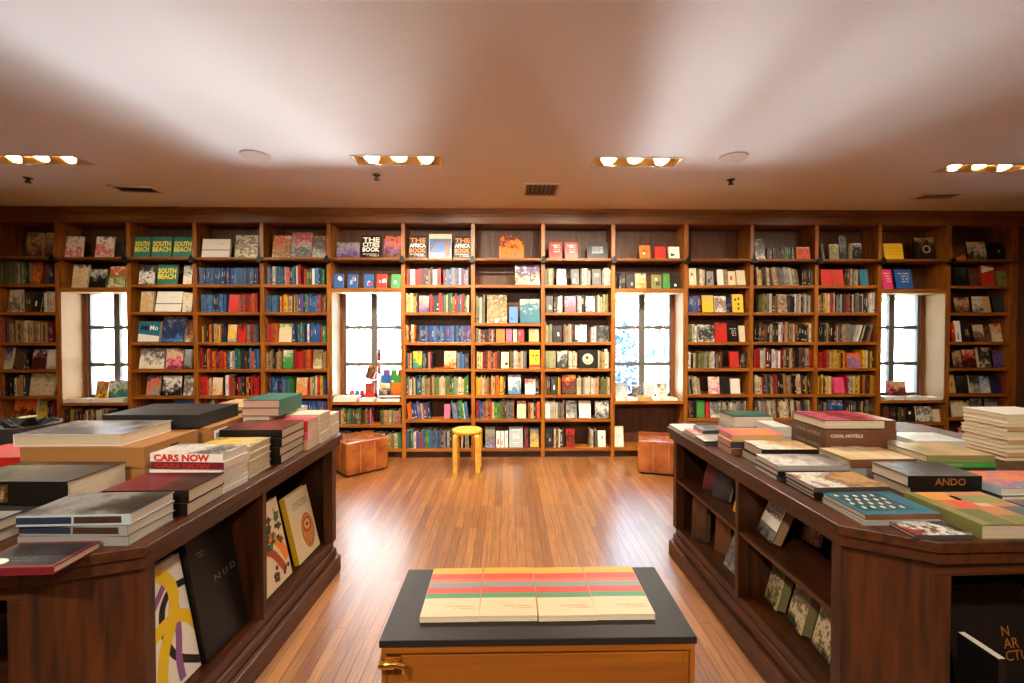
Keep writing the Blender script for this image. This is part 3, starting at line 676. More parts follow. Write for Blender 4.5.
# ---- right table (corner given: front left)
RT = dict(right=False)
stack('m', 1.095, 2.84, .17, .2, [.012], 'wx', 'w', 'r', labels=['thin white magazine at the far tip of the right table'], page=PAGEW, hard=False, right=False)
stack('thin pinkish magazine pair at the far end of right table', 1.11, 2.68, .21, .15, [.014, .014], ['w', 'cpw'], ['w', 'c'], 'r', group='pinkish magazines', page=PAGEW, hard=False, right=False)
stack('g', 1.165, 2.675, .145, .15, [.022], 'adx', 'd', 'f', z=.8895, labels=['grey book lying on the pinkish magazines, right table'], right=False)
stack('pair of small thin grey books at the table edge, right table', 1.105, 2.515, .14, .14, [.013, .013], ['a', 'xaw'], ['d', 'k'], 'f', group='small grey books', right=False, scale=24)
PK = stack('three book stack with salmon cover, right table', 1.165, 2.335, .27, .165, [.034, .034, .034], ['pw', 'wp', 'p'], ['e', 'd', 'h'], 'f', group='salmon covered books', right=False, page=pages('pages_pink', 'd9a890'))
w, h, tt = PK[-1]['dims']; m = MB(); m.poly([(-w/2+.004, -.12, tt+.0006), (w/2-.004, -.12, tt+.0006), (w/2-.004, .10, tt+.0006), (-w/2+.004, .10, tt+.0006)], plain('ink_salmon', lin('e07a5c'), .4)); m.poly([(-.06, -.05, tt+.0009), (-.0, -.09, tt+.0009), (.012, -.03, tt+.0009), (-.03, .01, tt+.0009)], plain('ink_yellow', lin('f0c030'), .4)); m.build('cover_picture', PK[-1])
stack('white paged pair with dark green cover behind the salmon stack', 1.34, 2.665, .24, .2, [.07, .066], ['w', 'kzk'], ['w', 'k'], 'r', group='dark green covered books', right=False, page=PAGEW, scale=8)
stack('pale pair beside the red topped pile, right table', 1.46, 2.47, .1, .17, [.06, .055], ['w', 'wx'], ['w', 'x'], 'r', group='pale books behind', right=False, page=PAGEW, hard=False)
stack('pair with black and tan photo cover beside the salmon stack', 1.205, 2.135, .27, .175, [.04, .042], ['k', 'khwk'], ['k', 'k'], 'f', group='black and tan books', right=False, scale=5)
stack('grey photo covered stack at the right table edge', 1.165, 1.925, .315, .18, [.021, .022, .022], ['d', 'd', 'dawd'], ['d', 'k', 'a'], 'f', group='grey photo covered books', right=False, page=PAGEW, scale=6)
stack('brown stack with a white animal shape on its cover', 1.175, 1.715, .3, .185, [.015, .015, .016], ['e', 'e', 'ehewe'], ['k', 'k', 'd'], 'f', group='brown animal books', right=False, page=PAGEW, scale=7)
TE = stack('teal pair', 1.19, 1.49, .265, .205, [.016, .018], ['a', 't'], ['a', 'e'], 'f', labels=['book lying under the teal cover with pale ovals', 'teal covered book with rows of pale ovals'], group='teal book pair', right=False, page=PAGEW)
w, h, tt = TE[-1]['dims']; m = MB(); q = random.Random(5)
m.poly([(-w/2+.03, -h/2+.06, tt+.0006), (w/2-.012, -h/2+.06, tt+.0006), (w/2-.012, h/2-.02, tt+.0006), (-w/2+.03, h/2-.02, tt+.0006)], plain('ink_deep_teal', lin('234c58'), .4))
for i in range(4):
    for j in range(5):
        m.lathe([(0, 0), (.011, 0)], plain('ink_ivory', lin('cfc4a6'), .5), 10, Matrix.Translation((-w/2+.058+i*.037+q.uniform(-.004, .004), -h/2+.085+j*.034+(i % 2)*.015, tt+.001)) @ Matrix.Diagonal((1, .62, 1, 1)), cap=False)
m.build('cover_motifs', TE[-1])
stack('s', 1.27, 1.383, .185, .13, [.013], 'kdwkr', 'd', 'f', labels=['thin dark photo book alone at the near corner of the right table'], right=False, scale=16)
CO = stack('c', 1.475, 1.385, .29, .28, [.047], 'l', 'l', 'l', labels=['thick green spined book with an orange and red patchwork cover'], right=False, page=DARKP)[0]
w, h, tt = CO['dims']; m = MB(); z = tt+.0006
def patch(x0, x1, y0, y1, c, dz=0): m.poly([(x0, y0, z+dz), (x1, y0, z+dz), (x1, y1, z+dz), (x0, y1, z+dz)], plain('patch_'+c, lin(c), .4))
patch(-w/2+.035, w/2-.002, -h/2+.002, h/2-.002, 'b06a2c'); patch(-w/2+.035, -.03, -h/2+.002, -.02, '5c5f22', .0003); patch(-.02, w/2-.002, .03, .1, '7d7a30', .0003); patch(-.075, .0, -.01, .05, 'd23a20', .0006)
patch(.06, w/2-.002, -h/2+.002, -.0, '3c4650', .0003); patch(-.02, .05, -h/2+.002, -.07, '6d6e2a', .0006); patch(-w/2+.035, .0, .06, h/2-.004, 'd08a3a', .0003); patch(-.01, .05, .0, .03, 'c8a88a', .0005)
m.build('cover_patchwork', CO)
AN = stack('a', 1.57, 1.735, .285, .19, [.038, .045], ['d', 'kkda'], ['k', 'k'], 'f', labels=['book lying under the black spined book with copper letters', 'black book with large copper letters along its spine'], group='black spined pair', right=False, scale=6)
spine_text(AN[1], 'ANDO', plain('ink_copper', lin('a5652a'), .35, .3), (.36, .78), .72, bold=.015)
stack('tan pair', 1.505, 1.965, .305, .2, [.04, .04], ['a', 'hch'], ['a', 'e'], 'f', labels=['grey book lying under the glossy tan book', 'glossy tan book lying before the brown hotels box'], group='tan and grey pair', right=False, scale=3)
OL = stack('olive', 1.845, 1.95, .3, .22, [.048, .022, .03], ['l', 'g', 'lhl'], ['d', 'g', 'l'], 'f', labels=['dark book at the bottom under the green spined one', 'thin green spined book under the old gold book', 'old gold covered book with a worn cloth look'], group='gold and green books', right=False, scale=5)
spine_text(OL[1], 'GULF REGIONS', plain('ink_pale_green', lin('a9b070'), .5), (.08, .5), .5)
stack('lilac', 1.85, 1.66, .34, .2, [.03, .03], ['k', 'xvofx'], ['d', 'x'], 'l', labels=['dark book under the pale lilac book with orange picture', 'pale lilac book with an orange picture on its cover'], group='lilac and dark pair', right=False, scale=4)
stack('navy', 1.83, 1.425, .3, .2, [.03], 'nd', 'n', 'l', labels=['dark blue book at the near rim beside the patchwork cover'], right=False)
stack('tall stack of pale spines on the right table', 2.47, 2.2, .3, .22, [.0205]*11, ['w']*11, ['c', 'h', 'c', 'c', 'h', 'c', 'c', 'h', 'c', 'c', 'c'], 'f', group='tall pale stack', right=False, jit=.012)
# COOL HOTELS: a red patterned book on a brown slip box on a second brown book
CH = stack('brown hotels', 1.56, 2.195, .31, .265, [.045, .055, .058], ['e', 'e', 'e'], ['e', 'e', 'e'], 'f', labels=['brown book at the bottom under the cool hotels volumes', 'lower brown cool hotels volume', 'upper brown cool hotels volume with pale spine lettering'], group='brown hotel books', right=False, jit=.01, page=plain('brown_edge', lin('5a4028'), .5), hard=False)
for b in CH[1:]: spine_text(b, 'COOL HOTELS', ink_w, (.08, .6), .3, bold=.01); spine_text(b, 'COOL HOTELS', plain('ink_pale_gold', lin('c8b48a'), .5), (.1, .8), .3, 'foot')
stack('red', 1.565, 2.2, .305, .255, [.044], 'mpkrv', 'k', 'b', z=1.021, labels=['book with a red and plum patterned cover on the brown hotels volumes'], right=False, scale=11)
stack('brown cloth pair beside the hotels volumes', 1.89, 2.36, .16, .24, [.06, .055, .055], ['h', 'e', 'he'], ['d', 'e', 'e'], 'f', group='brown cloth books', right=False, jit=.015, labels=['dark book under the two rounded brown cloth books', 'lower rounded brown cloth book beside the hotels volumes', 'upper rounded brown cloth book beside the hotels volumes'])
stack('pat', 1.9, 2.24, .12, .1, [.075], 'wkc', 'w', 'f', labels=['small black and white patterned book behind the old gold cover'], right=False, scale=40)
stack('wm', 2.075, 2.27, .26, .19, [.06, .025], ['w', 'wxw'], ['x', 'w'], 'l', labels=['pale book under the bright white magazine', 'bright white magazine behind the old gold book'], group='white magazine pair', right=False, page=PAGEW, hard=False)

# ---------------------------------------------------------------- books standing in the tables
def standing(label, x, y, z, w, h, t, face, lean, art_l, side_l, group=None, scale=13., page=None, hard=True):
    """face: direction the cover looks (radians about z, 0 = towards the camera side -y); x, y, z: middle of the lower back edge"""
    r = thing('book', label, 'book', (0, 0, 0), 0, group); k = TURN[1 if x > 0 else -1]; r.matrix_world = Matrix.Translation((k[2], k[3]+k[1], 0)) @ Matrix.Rotation(k[0], 4, 'Z') @ Matrix.Translation((-k[2], -k[3], 0)) @ Matrix.Translation((x, y, z)) @ Matrix.Rotation(face, 4, 'Z') @ Matrix.Rotation(PI/2-lean, 4, 'X') @ Matrix.Translation((0, h/2, 0))
    m = MB(); book_geo(m, w, h, t, art(art_l, scale), art(side_l), page or PAGE, hard, None, 'cover'); m.build('cover', r)
    m = MB(); book_geo(m, w, h, t, art(art_l, scale), art(side_l), page or PAGE, hard, None, 'pages'); m.build('page_block', r)
    r['dims'] = (w, h, t); return r
def ribbon(m, pts, wd, mat, t, lim):
    """a flat painted stroke through pts, clipped to the cover by clamping"""
    P = [Vector((a, b)) for a, b in pts]; S = []
    for i in range(len(P)-1):
        p0, p1, p2, p3 = P[max(i-1, 0)], P[i], P[i+1], P[min(i+2, len(P)-1)]
        for k in range(10):
            u = k/10; S.append(.5*((2*p1)+(p2-p0)*u+(2*p0-5*p1+4*p2-p3)*u*u+(3*p1-p0-3*p2+p3)*u**3))
    S.append(P[-1])
    L = []
    for i, p in enumerate(S):
        d = (S[min(i+1, len(S)-1)]-S[max(i-1, 0)]).normalized(); n = Vector((-d.y, d.x))*wd/2
        c = lambda v: (max(-lim[0], min(lim[0], v.x)), max(-lim[1], min(lim[1], v.y)), t)
        L.append((c(p+n), c(p-n)))
    for a, b in zip(L, L[1:]): m.poly([a[1], b[1], b[0], a[0]], mat)
xf = -1.065-.035-.075
BZ = .2006
b = standing('tall white book with yellow, purple and black ribbon shapes on its cover', xf-.03, 1.62, BZ, .32, .45, .022, PI/2, R(11), 'w', 'w')
w, h, tt = b['dims']; l2 = (w/2-.001, h/2-.001); m = MB()
m2 = [([(-.1, .225), (.02, .17), (.06, .09), (.03, -.01), (-.02, -.08), (-.05, -.16), (-.06, -.225)], .047, plain('ink_sun_yellow', lin('e8c020'), .45), .0010),
      ([(-.16, -.07), (-.06, -.02), (.04, -.0), (.11, -.04), (.16, -.14)], .044, plain('ink_sun_yellow', lin('e8c020'), .45), .0012),
      ([(.165, .09), (.1, .1), (.05, .1), (-.0, .05), (-.01, -.04), (.02, -.13), (.1, -.2), (.14, -.225)], .027, ink_k, .0006), ([(.05, .15), (-.05, .06), (-.12, -.02), (-.16, -.09)], .024, ink_p, .0007), ([(.06, .04), (.05, -.06), (.03, -.15), (.03, -.225)], .03, ink_p, .0008)]
for p, wd, mt, dz in m2: ribbon(m, [(x+.04, y+.015) for x, y in p], wd, mt, tt+dz, l2)
m.build('cover_ribbons', b); dashes(b, ink_grey, -.04, .11, .09, .02, 1, 6)
b = standing('large black book with faint grey letters leaning beside the white ribbon cover', xf-.02, 1.918, BZ, .262, .47, .03, PI/2, R(10), 'k', 'k')
cover_text(b, 'N U D', plain('ink_dim_grey', lin('6a6866'), .5), .05, .04, .13, .03, 0, True)
dashes(b, plain('ink_dim_grey', lin('6a6866'), .5), -.05, .17, .04, .03, 2, 3)
b = standing('cream cookbook with green leaves and carrots, partly behind the table upright', xf-.02, 2.28, BZ, .34, .42, .025, PI/2, R(12), 'c', 'c')
w, h, tt = b['dims']; m = MB()
ribbon(m, [(.16, -.12), (.10, .0), (.0, .06)], .05, ink_o, tt+.0007, (w/2-.002, h/2)); ribbon(m, [(.12, -.16), (.05, -.05), (-.02, .0)], .04, plain('ink_rust', lin('a8421c'), .5), tt+.0009, (w/2-.002, h/2))
q = random.Random(4)
for k in range(26):
    x, y = q.uniform(.0, .15), q.uniform(-.02, .13); a = q.uniform(0, 6); s = q.uniform(.012, .026)
    m.poly([(x+s*1.3*math.cos(a+u)*(1 if i % 2 else .6), y+s*math.sin(a+u)*(1 if i % 2 else .6), tt+.0012+k*.00002) for i, u in enumerate([j*PI/4 for j in range(8)])], plain('leaf_ink_%d' % (k % 3), lin(('3a4a20', '55642c', '2a3418')[k % 3]), .6))
for k in range(9):
    x, y = q.uniform(.02, .15), q.uniform(-.18, -.12); s = .014; m.poly([(x+s*math.cos(u*PI/3), y+s*math.sin(u*PI/3), tt+.001) for u in range(6)], plain('root_ink', lin('5a3a20'), .6))
m.build('cover_picture', b); cover_text(b, 'S', ink_k, .125, .15, .022, .03)
b = standing('cream cookbook with yellow spine and a squash drawing on its cover', xf-.02, 2.645, BZ, .25, .375, .03, PI/2, R(13), 'c', 'y')
w, h, tt = b['dims']; m = MB()
for k, (rx, ry, c) in enumerate(((.068, .1, 'a8672c'), (.062, .09, 'd09048'), (.05, .045, 'b8562c'), (.03, .028, 'e0b070'), (.014, .012, '5a4a24'))):
    m.lathe([(0, 0), (1, 0)], plain('squash_'+c, lin(c), .6), 22, Matrix.Translation((.035, -.055+(.035 if k > 1 else 0), tt+.0006+k*.0003)) @ Matrix.Diagonal((rx, ry, 1, 1)), cap=False)
for k in range(7): ribbon(m, [(.035+.06*math.sin(k-3)*.3, -.14), (.035+(k-3)*.02, -.07), (.035+(k-3)*.012, -.02)], .004, plain('squash_line', lin('8a4a20'), .6), tt+.0014, (w/2, h/2))
m.build('cover_picture', b); cover_text(b, 'VEGETABLE|COOKING', ink_k, .01, .115, .16, .045)
# right table: upper shelf and bottom shelf, covers facing the aisle
xr = 1.065+.062+.045; MZ = .5306
standing('dark red book leaning on the upper shelf inside the right table, far bay', xr+.075, 2.72, MZ, .12, .17, .02, -PI/2+.35, R(16), 'kmk', 'k', 'dark books in the far bay')
standing('dark grey book leaning beside the dark red one, far bay of the right table', xr+.075, 2.585, MZ, .12, .18, .025, -PI/2+.35, R(16), 'kdk', 'd', 'dark books in the far bay')
standing('small book with yellow and red figures, upper shelf behind the table upright', xr+.06, 2.35, MZ, .15, .165, .012, -PI/2, R(14), 'cyrec', 'c', None, 30)
b = standing('thick book with suburban nation title on a white panel, inside the right table', xr+.06, 2.085, MZ, .155, .18, .045, -PI/2-.12, R(23), 'kadk', 'k', None, 18, pages('pages_tan', 'c79a6c'))
w, h, tt = b['dims']; m = MB(); m.poly([(-w/2+.002, -.035, tt+.0006), (w/2-.002, -.035, tt+.0006), (w/2-.002, h/2-.004, tt+.0006), (-w/2+.002, h/2-.004, tt+.0006)], ink_w); m.build('cover_panel', b)
cover_text(b, 'SUBURBAN|NATION', plain('ink_navy', lin('1c2740'), .5), 0, .04, .13, .06, bold=.02)
standing('red and cream book lying back behind the suburban nation book', xr+.22, 2.04, MZ, .1, .22, .02, -PI/2+.1, R(12), 'rcm', 'm', None, 30)
standing('grey book leaning on the upper shelf by the near upright, right table', xr+.05, 1.63, MZ, .13, .17, .015, -PI/2-.15, R(16), 'dxa', 'a', None, 26)
for k, (y, lab) in enumerate(((2.115, 'first of three forest photo books on the bottom shelf, farthest from the camera'), (1.945, 'second of three forest photo books, the middle one on the bottom shelf'), (1.785, 'third of three forest photo books on the bottom shelf, nearest the camera'), (1.625, 'forest photo book mostly hidden by the near upright, bottom shelf'))):
    standing(lab, xr+.11, y, BZ, .125, .225, .04, -PI/2-.14, R(14), 'klcdlk', 'l', 'forest photo books', 17, pages('pages_olive', '9a8a5c'))
standing('tall dark brown book upright on the bottom shelf, far bay of the right table', xr+.06, 2.80, BZ, .1, .25, .05, -PI/2+.5, R(4), 'ke', 'e', 'far bay bottom books', 13, pages('pages_brown', '8a6a52'))
standing('brown book beside the tall dark one on the bottom shelf, far bay', xr+.12, 2.63, BZ, .1, .23, .04, -PI/2+.5, R(4), 'e', 'e', 'far bay bottom books')
standing('grey patterned book leaning low behind the middle upright, right table', xr+.05, 2.40, BZ, .2, .19, .014, -PI/2, R(20), 'ada', 'a', None, 40)
# near end of the right table
b = standing('large black book with copper capital letters in the dark near end of the right table', 1.75, 1.60, BZ, .34, .36, .03, R(4), R(10), 'k', 'k')
cover_text(b, 'N|AR|CTU', plain('ink_copper', lin('8a5424'), .5), .115, -.02, .13, .125, 0, False, .0, align='LEFT')
standing('dark book with pale top pages standing in the near end of the right table', 1.535, 1.455, BZ, .13, .268, .026, PI/2, R(0), 'k', 'k', None, 13, PAGEW, False)
# ---------------------------------------------------------------- books in the bookcases
NB = SB = None
SHELVED = MB(); PRINT = attr_mat()
PAL = dict(travel='bbnnuuuwrrogvabd', blue='bbnuubbvu', red='roorfrrowodk', mixed='drbgykcoetnamrc', bw='kwkdadkkwack', cream='cwchhadwlcek', dark='kdekmkngek', fict='hckrdhemkyaecwdk', green='glchgdchltea', warm='oycoerhyockm', brown='ehmdgpchl')
def col(k, j=.12):
    c = COL[k]; f = .64+rnd.uniform(-j, j)*2
    return tuple(min(1, max(.004, v*f*(1+rnd.uniform(-.08, .08)))) for v in c[:3])+(1,)
def box_book(M, w, d, h, cs, ct, page):
    """a shelved book with its spine to the room: boards, spine, page block; w thick, d deep, h high"""
    b = .0016
    SHELVED.box(0, b, 0, d, 0, h, PRINT, M, cs); SHELVED.box(w-b, w, 0, d, 0, h, PRINT, M, cs)
    SHELVED.box(b, w-b, 0, b, 0, h, PRINT, M, cs); SHELVED.box(b, w-b, b, d-.003, .002, h-.003, PRINT, M, page)
    if w > .008 and rnd.random() < .85:                                # title and band on the spine
        z0 = h*rnd.uniform(.3, .5); z1 = min(h*.95, z0+h*rnd.uniform(.15, .45)); SHELVED.box(w*.36, w*.64, -.0006, 0, z0, z1, PRINT, M, ct)
        if rnd.random() < .5:
            zz = h*rnd.uniform(.05, .16); SHELVED.box(b, w-b, -.0005, 0, zz, zz+h*.06, PRINT, M, ct)
PC = lin('d8c8a8'); PCW = lin('e6dfd0')
def fill(b, s, x0, x1, hpx, pal, lean=0.):
    z = BLEV[b][s]+ST+.0008; X = max(ax(x0), PX[b]+PW+.003); X1 = min(ax(x1), PX[b+1]-PW-.003); P = PAL[pal]; H = hpx*.0119
    ln = lean; n = 0
    run = rnd.choice(P)
    while True:
        if rnd.random() < .75: run = rnd.choice(P)
        w = rnd.choice((.011, .014, .016, .018, .021, .025, .03)) if pal != 'blue' else rnd.choice((.016, .018, .02)); h = H*rnd.uniform(.86, 1.06) if pal != 'blue' else H*rnd.uniform(.97, 1.02)
        d = min(.2, h*.72)
        e = h*math.sin(abs(ln))+.001
        if X+w+(e if ln else 0) > X1: break
        cs = col(run); ct = col(rnd.choice('wwkycr' if run in 'kdnbmevztg' else 'kknrbd'))
        y = Y0+.03+rnd.uniform(-.006, .012)
        if ln:   M = Matrix.Translation((X, y, z)) @ Matrix.Rotation(ln, 4, 'Y')
        else: M = Matrix.Translation((X, y, z))
        if ln < 0: M = Matrix.Translation((X+e, y, z+0.0)) @ Matrix.Rotation(ln, 4, 'Y'); M = Matrix.Translation((0, 0, w*math.sin(-ln)*0)) @ M
        if ln > 0: M = Matrix.Translation((X, y, z+w*math.sin(ln))) @ Matrix.Rotation(ln, 4, 'Y')
        box_book(M, w, d, h, cs, ct, PC if rnd.random() < .6 else PCW)
        X += w/math.cos(ln)+.0008+rnd.choice((0, 0, 0, .001)); n += 1
# (bay, shelf, x0, x1, height, inks, what)  x and height in pixels of the 1024 wide view at the shelf front
FILL = [
 (0,1,0,27,22,'green'),(0,1,28,33,22,'warm'),(0,1,46,55,20,'dark'),(0,2,23,33,19,'fict'),(0,2,43,55,19,'fict'),(0,3,4,55,20,'brown'),(0,4,25,31,19,'dark'),(0,5,0,27,20,'fict'),(0,6,47,56,19,'dark'),
 (1,3,62,110,15,'fict'),
 (3,1,199,260,16,'blue'),(3,2,202,228,17,'blue'),(3,2,240,260,18,'red'),(3,3,203,227,17,'mixed'),(3,3,247,260,17,'travel'),(3,4,202,228,19,'red'),(3,4,228,260,19,'travel'),(3,5,200,211,18,'red'),(3,5,223,260,19,'red'),(3,6,204,260,19,'mixed'),
 (4,1,268,296,17,'travel'),(4,1,297,304,20,'red'),(4,1,305,325,16,'travel'),(4,2,267,280,16,'blue'),(4,2,281,296,17,'warm'),(4,2,297,327,17,'travel'),(4,3,265,278,19,'red'),(4,3,293,327,18,'travel'),(4,4,266,282,18,'fict'),(4,4,294,312,18,'red'),(4,4,323,327,17,'fict'),(4,5,270,295,17,'travel'),(4,5,308,327,18,'mixed'),(4,6,266,327,18,'blue'),
 (5,3,331,373,15,'brown'),(5,3,380,402,14,'brown'),(5,4,331,402,15,'green'),
 (6,1,407,443,16,'red'),(6,1,444,470,16,'travel'),(6,2,406,418,18,'mixed'),(6,2,430,471,18,'mixed'),(6,3,406,418,17,'warm'),(6,3,419,471,16,'blue'),(6,4,405,412,15,'mixed'),(6,4,423,433,16,'mixed'),(6,4,457,471,16,'travel'),(6,5,406,470,18,'green'),(6,6,406,432,17,'travel',-.12),(6,6,451,470,17,'travel',-.12),(6,7,406,447,17,'travel'),(6,7,447,470,17,'cream'),
 (7,2,474,486,27,'cream'),(7,3,476,495,13,'brown'),(7,4,476,500,17,'warm'),(7,4,510,528,17,'cream'),(7,5,476,506,18,'warm'),(7,5,536,540,16,'dark'),(7,6,476,514,18,'mixed'),(7,6,528,540,17,'warm'),(7,7,476,484,16,'mixed'),
 (8,1,545,555,16,'cream'),(8,1,580,591,16,'bw'),(8,1,602,610,16,'cream'),(8,2,554,563,16,'bw'),(8,2,577,585,17,'bw'),(8,2,596,610,17,'cream'),(8,3,545,552,19,'cream'),(8,3,563,574,18,'cream'),(8,3,588,596,16,'bw'),(8,4,568,578,17,'cream'),(8,4,598,610,18,'cream'),(8,5,545,550,17,'cream'),(8,5,558,561,17,'warm'),(8,5,577,610,17,'cream'),(8,6,551,565,17,'cream'),(8,7,554,565,18,'cream'),(8,7,590,597,17,'bw'),
 (9,1,619,625,15,'dark'),(10,1,697,705,17,'cream'),(10,1,724,727,15,'cream'),(10,2,688,701,16,'blue'),(10,2,727,731,17,'dark'),(10,3,688,697,18,'cream'),(10,4,687,723,16,'cream'),(10,4,739,747,16,'cream',.12),(10,5,688,701,17,'cream',-.1),(10,6,688,696,17,'fict'),(10,6,723,748,16,'cream'),
 (11,0,766,794,12,'dark'),(11,1,754,769,18,'fict',-.08),(11,1,770,800,18,'cream',-.18),(11,1,801,813,16,'fict'),(11,2,762,777,18,'cream'),(11,2,787,813,18,'bw'),(11,3,754,813,19,'fict'),(11,4,754,813,19,'fict'),(11,5,754,813,19,'fict',-.06),(11,6,754,813,18,'cream',-.1),
 (12,0,818,824,15,'cream',-.15),(12,0,847,850,16,'cream'),(12,1,844,858,16,'green'),(12,2,818,876,19,'fict'),(12,3,818,850,18,'fict'),(12,3,852,874,17,'cream',.28),(12,4,818,846,17,'warm'),(12,4,862,874,17,'warm'),(12,5,818,833,18,'warm'),(12,5,846,874,18,'warm'),(12,6,818,828,17,'bw'),(12,6,845,876,17,'fict'),
 (13,3,884,907,15,'dark'),(14,5,1003,1006,16,'warm')]
for f in FILL: fill(*f)
